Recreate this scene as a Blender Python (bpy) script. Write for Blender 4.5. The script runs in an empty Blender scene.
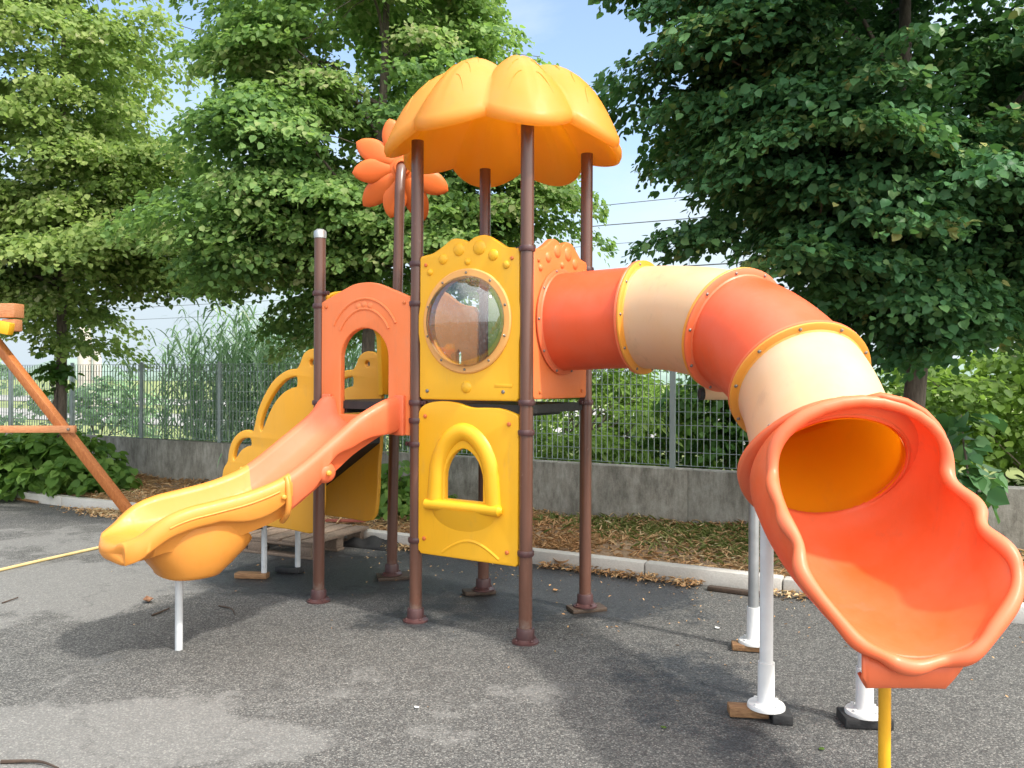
import bpy, bmesh, math, random
import numpy as np
from mathutils import Vector, Matrix

random.seed(7)
SC = bpy.context.scene
COL = SC.collection
F, H, HY = 810.0, 1.5, 378.0
R = math.radians
Z = Vector((0, 0, 1))


def at(px, py, Y):
    """point seen at a pixel when it stands Y metres in front of the lens"""
    return Vector(((px - 512) * Y / F, Y, H + (HY - py) * Y / F))


# ------------------------------------------------------------------ materials
def new_mat(name):
    m = bpy.data.materials.new(name)
    m.use_nodes = True
    nt = m.node_tree
    return m, nt, nt.nodes, nt.links, nt.nodes['Principled BSDF']


def noise(nt, scale, detail=4, rough=0.55, coord='Object', vec_scale=None):
    tc = nt.nodes.new('ShaderNodeTexCoord')
    n = nt.nodes.new('ShaderNodeTexNoise')
    n.inputs['Scale'].default_value = scale
    n.inputs['Detail'].default_value = detail
    n.inputs['Roughness'].default_value = rough
    if vec_scale:
        mp = nt.nodes.new('ShaderNodeMapping')
        mp.inputs['Scale'].default_value = vec_scale
        nt.links.new(tc.outputs[coord], mp.inputs['Vector'])
        nt.links.new(mp.outputs[0], n.inputs['Vector'])
    else:
        nt.links.new(tc.outputs[coord], n.inputs['Vector'])
    return n.outputs['Fac']


def ramp(nt, fac, stops):
    r = nt.nodes.new('ShaderNodeValToRGB')
    els = r.color_ramp.elements
    while len(els) < len(stops):
        els.new(0.5)
    for e, (p, c) in zip(els, stops):
        e.position = p
        e.color = (*c, 1) if len(c) == 3 else c
    nt.links.new(fac, r.inputs[0])
    return r.outputs['Color']


def mixc(nt, fac, a, b, mode='MIX'):
    n = nt.nodes.new('ShaderNodeMix')
    n.data_type = 'RGBA'
    n.blend_type = mode
    for sock, v in ((n.inputs[0], fac), (n.inputs[6], a), (n.inputs[7], b)):
        if isinstance(v, (int, float)):
            sock.default_value = v
        elif isinstance(v, tuple):
            sock.default_value = (*v, 1)
        else:
            nt.links.new(v, sock)
    return n.outputs[2]


def math_n(nt, op, a, b=None, clamp=False):
    n = nt.nodes.new('ShaderNodeMath')
    n.operation = op
    n.use_clamp = clamp
    for i, v in enumerate((a, b)):
        if v is None:
            continue
        if isinstance(v, (int, float)):
            n.inputs[i].default_value = v
        else:
            nt.links.new(v, n.inputs[i])
    return n.outputs[0]


def bump(nt, bsdf, height, strength, dist=0.01):
    b = nt.nodes.new('ShaderNodeBump')
    b.inputs['Strength'].default_value = strength
    b.inputs['Distance'].default_value = dist
    nt.links.new(height, b.inputs['Height'])
    nt.links.new(b.outputs[0], bsdf.inputs['Normal'])


def simple(name, c1, c2, scale=4, rough=0.5, bumps=0.0, bscale=60, metal=0.0, spec=0.5, grain=None):
    m, nt, N, L, b = new_mat(name)
    f = noise(nt, scale, 6, 0.6, vec_scale=grain)
    L.new(ramp(nt, f, [(0.3, c1), (0.7, c2)]), b.inputs['Base Color'])
    b.inputs['Roughness'].default_value = rough
    b.inputs['Metallic'].default_value = metal
    b.inputs['Specular IOR Level'].default_value = spec
    if bumps:
        bump(nt, b, noise(nt, bscale, 5, 0.6, vec_scale=grain), bumps)
    return m


def plastic(name, col, faded, rough=0.42, trans=0.0, trans_col=None, fade=0.35, grime=0.16):
    """rotomoulded plastic: colour with chalky sun-faded blotches, fine orange-peel, scuffs and a little dirt"""
    m, nt, N, L, b = new_mat(name)
    big = noise(nt, 2.2, 5, 0.6)
    fine = noise(nt, 38, 4, 0.65)
    k = math_n(nt, 'MULTIPLY_ADD', big, 1.7)
    k.node.inputs[2].default_value = -0.85 + fade
    k.node.use_clamp = True
    base = mixc(nt, k, col, faded)
    streak = noise(nt, 6, 8, 0.7, vec_scale=(6, 6, 0.7))
    dirt = ramp(nt, streak, [(0.55, (1, 1, 1)), (0.85, (0.80, 0.77, 0.72))])
    base = mixc(nt, 0.45, base, dirt, 'MULTIPLY')
    st2 = noise(nt, 3.1, 9, 0.75, vec_scale=(3.1, 3.1, 1.1))
    gm = ramp(nt, st2, [(0.56, (0, 0, 0)), (0.74, (grime,) * 3)])
    base = mixc(nt, gm, base, (0.27, 0.22, 0.17))
    L.new(base, b.inputs['Base Color'])
    L.new(ramp(nt, fine, [(0.3, (rough - .06,) * 3), (0.75, (rough + .12,) * 3)]), b.inputs['Roughness'])
    bump(nt, b, noise(nt, 260, 3, 0.5), 0.06, 0.003)
    if trans:
        t = N.new('ShaderNodeBsdfTranslucent')
        t.inputs['Color'].default_value = (*(trans_col or col), 1)
        mx = N.new('ShaderNodeMixShader')
        mx.inputs[0].default_value = trans
        L.new(b.outputs[0], mx.inputs[1])
        L.new(t.outputs[0], mx.inputs[2])
        L.new(mx.outputs[0], N['Material Output'].inputs['Surface'])
    return m


def leaf_mat(name, stops, trans=0.55, rough=0.5, tcol=(0.25, 0.40, 0.05)):
    m, nt, N, L, b = new_mat(name)
    g = N.new('ShaderNodeNewGeometry')
    a = N.new('ShaderNodeAttribute')
    a.attribute_name = 'tone'
    v = math_n(nt, 'MULTIPLY_ADD', g.outputs['Random Per Island'], 0.45)
    L.new(math_n(nt, 'MULTIPLY', a.outputs['Fac'], 0.55), v.node.inputs[2])
    c = ramp(nt, v, stops)
    L.new(c, b.inputs['Base Color'])
    b.inputs['Roughness'].default_value = rough
    b.inputs['Specular IOR Level'].default_value = 0.22
    t = N.new('ShaderNodeBsdfTranslucent')
    L.new(mixc(nt, 0.5, c, tcol), t.inputs['Color'])
    mx = N.new('ShaderNodeMixShader')
    mx.inputs[0].default_value = trans
    L.new(b.outputs[0], mx.inputs[1])
    L.new(t.outputs[0], mx.inputs[2])
    L.new(mx.outputs[0], N['Material Output'].inputs['Surface'])
    return m


M = {}
M['orange'] = plastic('orange_plastic', (0.84, 0.155, 0.050), (0.85, 0.22, 0.105), 0.40, 0.10, (0.9, .16, .02))
M['orange_panel'] = plastic('orange_panel_plastic', (0.87, 0.205, 0.05), (0.88, 0.26, 0.10), 0.42, 0.06)
M['orange_tube'] = plastic('orange_tube_plastic', (0.86, 0.105, 0.022), (0.88, 0.19, 0.10), 0.38, 0.22, (0.9, .12, .01), 0.4)
M['orange_in'] = plastic('orange_inner_plastic', (0.88, 0.135, 0.025), (0.86, 0.25, 0.12), 0.45, 0.22, (0.9, .16, .015), 0.42, 0.26)
M['tan'] = plastic('bleached_tan_plastic', (0.78, 0.51, 0.24), (0.75, 0.60, 0.42), 0.48, 0.27, (0.95, .66, .30), 0.55, 0.42)
M['tan_in'] = plastic('yellow_inner_plastic', (0.92, 0.47, 0.012), (0.92, 0.49, 0.02), 0.4, 0.6, (0.97, .52, .01), 0.2)
M['flange_yellow'] = plastic('amber_flange_plastic', (0.88, 0.34, 0.03), (0.88, 0.42, 0.10), 0.4, 0.15)
M['yellow'] = plastic('yellow_panel_plastic', (0.90, 0.445, 0.010), (0.90, 0.48, 0.03), 0.40, 0.06)
M['roof'] = plastic('amber_roof_plastic', (0.85, 0.415, 0.045), (0.86, 0.47, 0.13), 0.42, 0.5, (0.97, .56, .02))
M['slide_yellow'] = plastic('slide_yellow_plastic', (0.74, 0.275, 0.028), (0.76, 0.325, 0.07), 0.40, 0.12, (0.9, .4, .02))
M['mustard'] = plastic('mustard_plastic', (0.86, 0.40, 0.02), (0.86, 0.44, 0.06), 0.45, 0.08)
M['peach'] = plastic('peach_ring_plastic', (0.86, 0.40, 0.10), (0.86, 0.46, 0.16), 0.45, 0.05)
M['green_panel'] = plastic('light_green_plastic', (0.25, 0.55, 0.06), (0.32, 0.6, 0.12), 0.42, 0.15)
M['flower'] = plastic('flower_orange_plastic', (0.86, 0.155, 0.02), (0.87, 0.22, 0.05), 0.42, 0.10)


def post_mat():
    m, nt, N, L, b = new_mat('brown_powder_coat')
    f = noise(nt, 5, 6, 0.65, vec_scale=(3, 3, 0.6))
    L.new(ramp(nt, f, [(0.25, (0.100, 0.042, 0.026)), (0.6, (0.128, 0.055, 0.035)), (0.85, (0.155, 0.072, 0.050))]), b.inputs['Base Color'])
    tcz = N.new('ShaderNodeTexCoord')
    sz = N.new('ShaderNodeSeparateXYZ')
    L.new(tcz.outputs['Object'], sz.inputs[0])
    dz = math_n(nt, 'MULTIPLY_ADD', noise(nt, 22, 5, 0.7), 0.30)
    L.new(math_n(nt, 'MULTIPLY', sz.outputs['Z'], -1.0), dz.node.inputs[2])
    dirtf = ramp(nt, dz, [(0.02, (0, 0, 0)), (0.14, (0.65,) * 3)])
    src = b.inputs['Base Color'].links[0].from_socket
    chips = ramp(nt, noise(nt, 34, 5, 0.75), [(0.66, (0, 0, 0)), (0.70, (0.7,) * 3)])
    cc_ = mixc(nt, chips, src, (0.20, 0.13, 0.10))
    L.new(mixc(nt, dirtf, cc_, (0.23, 0.20, 0.17)), b.inputs['Base Color'])
    b.inputs['Roughness'].default_value = 0.34
    b.inputs['Coat Weight'].default_value = 0.25
    b.inputs['Coat Roughness'].default_value = 0.25
    bump(nt, b, noise(nt, 150, 3, 0.5), 0.05, 0.003)
    return m


M['post'] = post_mat()
M['clamp'] = simple('dark_brown_clamp_plastic', (0.06, 0.026, 0.026), (0.09, 0.038, 0.036), 20, 0.38)
M['deck'] = simple('black_deck_coating', (0.012, 0.012, 0.012), (0.028, 0.026, 0.025), 12, 0.6, 0.2, 120)
M['steel'] = simple('galvanised_steel', (0.42, 0.43, 0.43), (0.58, 0.59, 0.59), 9, 0.38, 0, metal=0.75)
M['bolt'] = simple('zinc_bolt', (0.17, 0.15, 0.135), (0.30, 0.27, 0.24), 40, 0.5, metal=0.6)
M['bolt_red'] = simple('bolt_cap_plastic', (0.55, 0.13, 0.03), (0.7, 0.18, 0.04), 40, 0.4)
M['white_paint'] = simple('white_painted_steel', (0.62, 0.62, 0.60), (0.76, 0.76, 0.74), 7, 0.42, 0.05, 120)
M['grey_leg'] = simple('pale_grey_painted_steel', (0.50, 0.52, 0.53), (0.62, 0.64, 0.65), 10, 0.4)
M['yellow_paint'] = simple('yellow_painted_steel', (0.68, 0.34, 0.012), (0.80, 0.42, 0.02), 9, 0.36)
M['rubber'] = simple('black_rubber', (0.012, 0.012, 0.013), (0.03, 0.03, 0.03), 18, 0.7, 0.3, 90)
M['wood_block'] = simple('damp_brown_wood', (0.16, 0.075, 0.03), (0.34, 0.19, 0.085), 10, 0.7, 0.35, 30, grain=(2, 14, 14))
M['wood_dark'] = simple('wet_dark_wood', (0.035, 0.022, 0.014), (0.085, 0.052, 0.032), 10, 0.55, 0.35, 30, grain=(2, 14, 14))
M['pallet'] = simple('weathered_pallet_wood', (0.13, 0.09, 0.062), (0.28, 0.205, 0.15), 9, 0.8, 0.4, 40, grain=(14, 2, 14))
M['swing_wood'] = simple('stained_swing_timber', (0.34, 0.095, 0.022), (0.52, 0.19, 0.055), 8, 0.5, 0.25, 40, grain=(10, 10, 2.5))
M['swing_wood2'] = simple('pale_stained_timber', (0.42, 0.15, 0.055), (0.6, 0.27, 0.12), 8, 0.55, 0.25, 40, grain=(2.5, 10, 10))
M['hose'] = simple('pale_yellow_hose', (0.48, 0.36, 0.15), (0.6, 0.46, 0.22), 14, 0.5)
M['bark'] = simple('grey_brown_bark', (0.07, 0.055, 0.043), (0.19, 0.155, 0.12), 7, 0.9, 0.9, 26, grain=(5, 5, 1))
M['fence'] = simple('grey_green_fence_paint', (0.22, 0.27, 0.26), (0.31, 0.36, 0.345), 8, 0.5)
M['pillar'] = simple('beige_mast_concrete', (0.42, 0.385, 0.33), (0.56, 0.52, 0.46), 1.2, 0.85)
M['wire'] = simple('dark_wire', (0.05, 0.055, 0.06), (0.08, 0.085, 0.09), 8, 0.5)
M['card'] = simple('wet_cardboard', (0.30, 0.17, 0.08), (0.45, 0.28, 0.15), 9, 0.85)
M['deadleaf'] = simple('dead_leaf_brown', (0.16, 0.075, 0.04), (0.27, 0.14, 0.075), 30, 0.8)
M['twig'] = simple('twig_bark', (0.035, 0.022, 0.016), (0.07, 0.045, 0.03), 30, 0.8)
M['scrap'] = simple('white_scrap', (0.6, 0.6, 0.58), (0.72, 0.72, 0.7), 20, 0.6)


def bubble_mat():
    m, nt, N, L, b = new_mat('clear_scratched_acrylic')
    tr = N.new('ShaderNodeBsdfTransparent')
    tr.inputs['Color'].default_value = (0.93, 0.95, 0.95, 1)
    gl = N.new('ShaderNodeBsdfGlossy')
    gl.inputs['Roughness'].default_value = 0.035
    gl.inputs['Color'].default_value = (0.95, 0.97, 1, 1)
    df = N.new('ShaderNodeBsdfDiffuse')
    df.inputs['Color'].default_value = (0.62, 0.64, 0.64, 1)
    fr = N.new('ShaderNodeFresnel')
    fr.inputs['IOR'].default_value = 2.0
    m1 = N.new('ShaderNodeMixShader')
    L.new(fr.outputs[0], m1.inputs[0])
    L.new(tr.outputs[0], m1.inputs[1])
    L.new(gl.outputs[0], m1.inputs[2])
    sp = noise(nt, 70, 6, 0.75)
    dust = ramp(nt, sp, [(0.5, (0.03,) * 3), (0.72, (0.24,) * 3)])
    m2 = N.new('ShaderNodeMixShader')
    L.new(dust, m2.inputs[0])
    L.new(m1.outputs[0], m2.inputs[1])
    L.new(df.outputs[0], m2.inputs[2])
    L.new(m2.outputs[0], N['Material Output'].inputs['Surface'])
    return m


M['bubble'] = bubble_mat()


def concrete_mat(name, lo, hi, stain=True):
    m, nt, N, L, b = new_mat(name)
    f = noise(nt, 1.6, 8, 0.65)
    c = ramp(nt, f, [(0.25, lo), (0.75, hi)])
    if stain:
        s = noise(nt, 3.2, 9, 0.75, vec_scale=(3.2, 3.2, 1.5))
        c = mixc(nt, 0.85, c, ramp(nt, s, [(0.40, (1.05, 1.04, 1.0)), (0.52, (0.80, 0.78, 0.73)), (0.60, (0.58, 0.56, 0.52)), (0.70, (0.34, 0.33, 0.30))]), 'MULTIPLY')
    if stain:
        tz = nt.nodes.new('ShaderNodeTexCoord')
        sz = nt.nodes.new('ShaderNodeSeparateXYZ')
        nt.links.new(tz.outputs['Generated'], sz.inputs[0])
        dr = noise(nt, 3, 7, 0.75, vec_scale=(2.6, 2.6, .5))
        dq = math_n(nt, 'MULTIPLY_ADD', sz.outputs['Z'], 0.22)
        nt.links.new(dr, dq.node.inputs[2])
        c = mixc(nt, 0.7, c, ramp(nt, dq, [(0.60, (1, 1, 1)), (0.80, (0.42, 0.41, 0.38))]), 'MULTIPLY')
    g = noise(nt, 70, 4, 0.7)
    c = mixc(nt, 0.5, c, ramp(nt, g, [(0.3, (0.78,) * 3), (0.6, (1.05,) * 3)]), 'MULTIPLY')
    L.new(c, b.inputs['Base Color'])
    b.inputs['Roughness'].default_value = 0.88
    bump(nt, b, g, 0.35, 0.01)
    return m


M['wall'] = concrete_mat('stained_concrete', (0.25, 0.245, 0.22), (0.42, 0.41, 0.37))
M['kerb'] = concrete_mat('pale_kerb_concrete', (0.44, 0.42, 0.38), (0.60, 0.58, 0.54), False)


def asphalt_mat():
    m, nt, N, L, b = new_mat('coarse_asphalt')
    tc = N.new('ShaderNodeTexCoord')
    vo = N.new('ShaderNodeTexVoronoi')
    vo.inputs['Scale'].default_value = 140
    L.new(tc.outputs['Object'], vo.inputs['Vector'])
    st = N.new('ShaderNodeSeparateColor')
    L.new(vo.outputs['Color'], st.inputs[0])
    stones = ramp(nt, st.outputs[0], [(0.0, (0.066, 0.066, 0.065)), (0.45, (0.118, 0.116, 0.110)), (0.8, (0.172, 0.169, 0.158)), (1.0, (0.29, 0.284, 0.26))])
    gap = ramp(nt, vo.outputs['Distance'], [(0.3, (1, 1, 1)), (0.75, (0.55,) * 3)])
    c = mixc(nt, 1.0, stones, gap, 'MULTIPLY')
    mid = noise(nt, 9, 6, 0.7)
    c = mixc(nt, 0.8, c, ramp(nt, mid, [(0.3, (0.72,) * 3), (0.7, (1.12,) * 3)]), 'MULTIPLY')
    big = noise(nt, 2.0, 9, 0.72)
    a_dry = N.new('ShaderNodeAttribute')
    a_dry.attribute_name = 'dry'
    a_wet = N.new('ShaderNodeAttribute')
    a_wet.attribute_name = 'wet'
    nz = math_n(nt, 'MULTIPLY_ADD', big, 2.0)
    nz.node.inputs[2].default_value = -1.0
    dry = math_n(nt, 'ADD', a_dry.outputs['Fac'], nz)
    dryf = ramp(nt, dry, [(0.36, (0, 0, 0)), (0.54, (1, 1, 1))])
    wet = math_n(nt, 'ADD', a_wet.outputs['Fac'], nz)
    wetf = ramp(nt, wet, [(0.34, (0, 0, 0)), (0.62, (1, 1, 1))])
    pale = mixc(nt, 0.34, c, (0.29, 0.285, 0.27))
    c = mixc(nt, dryf, c, pale)
    c = mixc(nt, wetf, c, mixc(nt, 1.0, c, (0.36, 0.385, 0.43), 'MULTIPLY'))
    # hairline cracks
    v2 = N.new('ShaderNodeTexVoronoi')
    v2.feature = 'DISTANCE_TO_EDGE'
    v2.inputs['Scale'].default_value = 0.33
    wv = N.new('ShaderNodeVectorMath')
    wv.operation = 'ADD'
    nn = N.new('ShaderNodeTexNoise')
    nn.inputs['Scale'].default_value = 2.5
    nn.inputs['Detail'].default_value = 6
    L.new(tc.outputs['Object'], nn.inputs['Vector'])
    L.new(tc.outputs['Object'], wv.inputs[0])
    L.new(nn.outputs['Color'], wv.inputs[1])
    L.new(wv.outputs[0], v2.inputs['Vector'])
    crack = ramp(nt, v2.outputs['Distance'], [(0.0, (0.72,) * 3), (0.006, (1, 1, 1))])
    c = mixc(nt, 0.8, c, crack, 'MULTIPLY')
    L.new(c, b.inputs['Base Color'])
    L.new(ramp(nt, wet, [(0.32, (0.85,) * 3), (0.75, (0.36,) * 3)]), b.inputs['Roughness'])
    b.inputs['Specular IOR Level'].default_value = 0.45
    hh = math_n(nt, 'MULTIPLY_ADD', vo.outputs['Distance'], -1.0)
    L.new(st.outputs[1], hh.node.inputs[2])
    bump(nt, b, hh, 0.55, 0.006)
    return m


M['asphalt'] = asphalt_mat()


def soil_mat():
    m, nt, N, L, b = new_mat('dry_litter_soil')
    f = noise(nt, 3.0, 8, 0.7)
    g = noise(nt, 55, 6, 0.7)
    c = ramp(nt, f, [(0.3, (0.20, 0.13, 0.08)), (0.55, (0.36, 0.245, 0.145)), (0.75, (0.47, 0.345, 0.215))])
    c = mixc(nt, 0.8, c, ramp(nt, g, [(0.3, (0.5,) * 3), (0.7, (1.25,) * 3)]), 'MULTIPLY')
    L.new(c, b.inputs['Base Color'])
    b.inputs['Roughness'].default_value = 0.95
    bump(nt, b, g, 0.8, 0.02)
    return m


M['soil'] = soil_mat()
M['field'] = simple('pale_meadow_grass', (0.14, 0.185, 0.055), (0.25, 0.28, 0.10), 0.25, 0.95, 0.5, 4)
M['gravel'] = simple('railway_gravel', (0.22, 0.21, 0.20), (0.36, 0.35, 0.33), 3, 0.95, 0.5, 20)
M['hill'] = simple('haze_tinted_woods', (0.15, 0.22, 0.19), (0.24, 0.31, 0.26), 0.05, 0.95)  # distance haze is painted into this pale blue green
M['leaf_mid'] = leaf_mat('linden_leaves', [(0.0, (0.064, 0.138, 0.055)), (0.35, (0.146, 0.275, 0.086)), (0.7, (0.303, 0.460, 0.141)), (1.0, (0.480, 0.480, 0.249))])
M['leaf_light'] = leaf_mat('pale_linden_leaves', [(0.0, (0.103, 0.176, 0.055)), (0.35, (0.219, 0.320, 0.093)), (0.7, (0.398, 0.495, 0.155)), (1.0, (0.500, 0.500, 0.284))])  # lighter, yellower green, this linden's own leaf colour
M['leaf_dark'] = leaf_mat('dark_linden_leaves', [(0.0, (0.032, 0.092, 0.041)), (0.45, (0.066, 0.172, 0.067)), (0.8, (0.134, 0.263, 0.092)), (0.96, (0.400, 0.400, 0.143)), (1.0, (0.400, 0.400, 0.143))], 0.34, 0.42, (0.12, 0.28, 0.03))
M['leaf_bush'] = leaf_mat('broad_bush_leaves', [(0.0, (0.058, 0.132, 0.031)), (0.5, (0.135, 0.263, 0.058)), (1.0, (0.251, 0.386, 0.092))])
M['leaf_ivy'] = leaf_mat('ivy_leaves', [(0.0, (0.024, 0.072, 0.019)), (0.6, (0.056, 0.144, 0.032)), (1.0, (0.112, 0.224, 0.048))])
M['leaf_pale'] = leaf_mat('pale_willow_leaves', [(0.0, (0.104, 0.195, 0.039)), (0.5, (0.195, 0.325, 0.065)), (1.0, (0.312, 0.429, 0.117))])
M['leaf_hedge'] = leaf_mat('roadside_bush_leaves', [(0.0, (0.060, 0.120, 0.024)), (0.5, (0.132, 0.228, 0.042)), (1.0, (0.228, 0.336, 0.072))])
M['reed'] = leaf_mat('giant_reed_leaves', [(0.0, (0.186, 0.349, 0.163)), (0.5, (0.349, 0.533, 0.301)), (0.9, (0.557, 0.740, 0.463)), (1.0, (0.770, 0.770, 0.557))], 0.3, 0.45, (0.2, 0.34, 0.12))
M['litter'] = leaf_mat('dry_grass_litter', [(0.0, (0.264, 0.144, 0.067)), (0.4, (0.506, 0.298, 0.143)), (0.8, (0.628, 0.464, 0.265)), (1.0, (0.628, 0.576, 0.388))], 0.1, 0.8, (0.4, 0.3, 0.1))
M['grass'] = leaf_mat('verge_grass_blades', [(0.0, (0.08, 0.11, 0.03)), (0.5, (0.16, 0.19, 0.06)), (1.0, (0.36, 0.33, 0.14))], 0.2, 0.7)

# ------------------------------------------------------------------ objects
OFF = {}


def tag(o, label=None, cat=None, group=None, kind=None):
    if label: o['label'] = label
    if cat: o['category'] = cat
    if group: o['group'] = group
    if kind: o['kind'] = kind
    return o


def thing(name, label, cat, loc, group=None):
    o = bpy.data.objects.new(name, None)
    o.empty_display_size = 0.2
    COL.objects.link(o)
    o.location = loc
    OFF[o.name] = Vector(loc)
    return tag(o, label, cat, group)


class MB:
    """collects shapes for ONE mesh"""

    def __init__(s):
        s.v, s.f = [], []

    def add(s, V, Fc):
        b = len(s.v)
        s.v += [Vector(p) for p in V]
        s.f += [tuple(b + i for i in q) for q in Fc]
        return s

    def box(s, c, size, mat3=None, bev=0.0):
        bm = bmesh.new()
        bmesh.ops.create_cube(bm, size=1)
        for v in bm.verts:
            v.co = Vector((v.co.x * size[0], v.co.y * size[1], v.co.z * size[2]))
        if bev:
            bmesh.ops.bevel(bm, geom=list(bm.edges), offset=bev, segments=2, affect='EDGES', profile=0.5)
        bm.verts.index_update()
        m = mat3 or Matrix.Identity(3)
        V = [Vector(c) + m @ v.co for v in bm.verts]
        Fc = [[v.index for v in f.verts] for f in bm.faces]
        bm.free()
        return s.add(V, Fc)

    def beam(s, a, b, w, h, bev=0.006, up=Z):
        a, b = Vector(a), Vector(b)
        d = (b - a).normalized()
        side = d.cross(up)
        if side.length < 1e-4: side = Vector((1, 0, 0))
        side.normalize()
        u2 = side.cross(d)
        m = Matrix((d, side, u2)).transposed()
        return s.box((a + b) / 2, ((b - a).length, w, h), m, bev)

    def tube(s, path, rad, n=16, cap=True, flat=None):
        P = [Vector(p) for p in path]
        k = len(P)
        rr = rad if hasattr(rad, '__len__') else [rad] * k
        V = []
        T = [(P[min(i + 1, k - 1)] - P[max(i - 1, 0)]).normalized() for i in range(k)]
        ref = Vector((0, 0, 1)) if abs(T[0].z) < .9 else Vector((1, 0, 0))
        N0 = (ref - T[0] * ref.dot(T[0])).normalized()
        for i in range(k):
            N0 = (N0 - T[i] * N0.dot(T[i])).normalized()
            B = T[i].cross(N0)
            for j in range(n):
                a = 2 * math.pi * j / n
                V.append(P[i] + (N0 * math.cos(a) + B * math.sin(a)) * rr[i])
        Fc = [(i * n + j, i * n + (j + 1) % n, (i + 1) * n + (j + 1) % n, (i + 1) * n + j) for i in range(k - 1) for j in range(n)]
        if cap:
            Fc.append(tuple(reversed(range(n))))
            Fc.append(tuple((k - 1) * n + j for j in range(n)))
        return s.add(V, Fc)

    def lathe(s, prof, c, axis=Z, n=28, closed=False):
        """prof: (radius, height) pairs"""
        axis = Vector(axis).normalized()
        ref = Vector((1, 0, 0)) if abs(axis.x) < .9 else Vector((0, 1, 0))
        A = (ref - axis * ref.dot(axis)).normalized()
        B = axis.cross(A)
        V, k = [], len(prof)
        for r, h in prof:
            for j in range(n):
                a = 2 * math.pi * j / n
                V.append(Vector(c) + axis * h + (A * math.cos(a) + B * math.sin(a)) * max(r, 1e-4))
        Fc = [(i * n + j, i * n + (j + 1) % n, (i + 1) * n + (j + 1) % n, (i + 1) * n + j) for i in range(k - 1) for j in range(n)]
        if closed:
            Fc += [((k - 1) * n + j, (k - 1) * n + (j + 1) % n, (j + 1) % n, j) for j in range(n)]
        return s.add(V, Fc)

    def dome(s, c, axis, r, h, n=16, m=5):
        prof = [(r * math.cos(t * math.pi / 2 / m), h * math.sin(t * math.pi / 2 / m)) for t in range(m + 1)]
        return s.lathe(prof, c, axis, n)

    def build(s, name, mat, parent=None, loc=None, sharp=35, recalc=True, smooth=True):
        off = OFF[parent.name] if parent is not None else (Vector(loc) if loc is not None else Vector((0, 0, 0)))
        me = bpy.data.meshes.new(name)
        me.from_pydata([tuple(v - off) for v in s.v], [], s.f)
        if recalc:
            bm = bmesh.new()
            bm.from_mesh(me)
            bmesh.ops.recalc_face_normals(bm, faces=bm.faces)
            bm.to_mesh(me)
            bm.free()
        if smooth:
            me.shade_smooth()
            me.set_sharp_from_angle(angle=R(sharp))
        me.materials.append(mat)
        o = bpy.data.objects.new(name, me)
        COL.objects.link(o)
        if parent is not None:
            o.parent = parent
            OFF[o.name] = off
        else:
            o.location = off
            OFF[o.name] = off
        return o


def catmull(P, n=8, closed=False):
    P = [Vector(p) for p in P]
    out, k = [], len(P)
    rng = k if closed else k - 1
    for i in range(rng):
        if closed:
            p0, p1, p2, p3 = P[(i - 1) % k], P[i], P[(i + 1) % k], P[(i + 2) % k]
        else:
            p1, p2 = P[i], P[i + 1]
            p0 = P[i - 1] if i > 0 else p1 * 2 - p2
            p3 = P[i + 2] if i + 2 < k else p2 * 2 - p1
        for j in range(n):
            t = j / n
            out.append(0.5 * ((2 * p1) + (p2 - p0) * t + (2 * p0 - 5 * p1 + 4 * p2 - p3) * t * t + (3 * p1 - p0 - 3 * p2 + p3) * t ** 3))
    if not closed:
        out.append(P[-1])
    return out


def interp(x, tab):
    return float(np.interp(x, [t[0] for t in tab], [t[1] for t in tab]))


def sm_interp(x, tab):
    """smooth interpolation through table"""
    xs = [t[0] for t in tab]
    if x <= xs[0]: return tab[0][1]
    if x >= xs[-1]: return tab[-1][1]
    i = max(j for j in range(len(xs)) if xs[j] <= x)
    p = [tab[max(i - 1, 0)], tab[i], tab[i + 1], tab[min(i + 2, len(tab) - 1)]]
    x1, x2 = p[1][0], p[2][0]
    t = (x - x1) / (x2 - x1)
    m1 = (p[2][1] - p[0][1]) / (p[2][0] - p[0][0]) * (x2 - x1)
    m2 = (p[3][1] - p[1][1]) / (p[3][0] - p[1][0]) * (x2 - x1)
    return (2 * t ** 3 - 3 * t * t + 1) * p[1][1] + (t ** 3 - 2 * t * t + t) * m1 + (-2 * t ** 3 + 3 * t * t) * p[2][1] + (t ** 3 - t * t) * m2


def plate(outer, holes, thick, bev, O, S, T=Z):
    """flat moulded panel with holes: local (s, t) -> world; returns an MB"""
    cu = bpy.data.curves.new('outline', 'CURVE')
    cu.dimensions = '2D'
    cu.fill_mode = 'BOTH'
    cu.extrude = max(thick / 2 - bev, 0.0005)
    cu.bevel_depth = bev
    cu.bevel_resolution = 2
    for loop in [outer] + list(holes):
        sp = cu.splines.new('POLY')
        sp.points.add(len(loop) - 1)
        for p, q in zip(sp.points, loop):
            p.co = (q[0], q[1], 0, 1)
        sp.use_cyclic_u = True
    o = bpy.data.objects.new('outline', cu)
    COL.objects.link(o)
    dg = bpy.context.evaluated_depsgraph_get()
    me = bpy.data.meshes.new_from_object(o.evaluated_get(dg))
    S, T = Vector(S).normalized(), Vector(T)
    N = S.cross(T)
    mb = MB()
    mb.add([Vector(O) + S * v.co.x + T * v.co.y + N * v.co.z for v in me.vertices], [list(p.vertices) for p in me.polygons])
    bpy.data.objects.remove(o)
    bpy.data.curves.remove(cu)
    bpy.data.meshes.remove(me)
    # weld
    bm = bmesh.new()
    vs = [bm.verts.new(v) for v in mb.v]
    for f in mb.f:
        try: bm.faces.new([vs[i] for i in f])
        except ValueError: pass
    bmesh.ops.remove_doubles(bm, verts=bm.verts, dist=1e-5)
    bm.verts.index_update()
    mb.v = [v.co.copy() for v in bm.verts]
    mb.f = [tuple(v.index for v in f.verts) for f in bm.faces]
    bm.free()
    return mb


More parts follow.
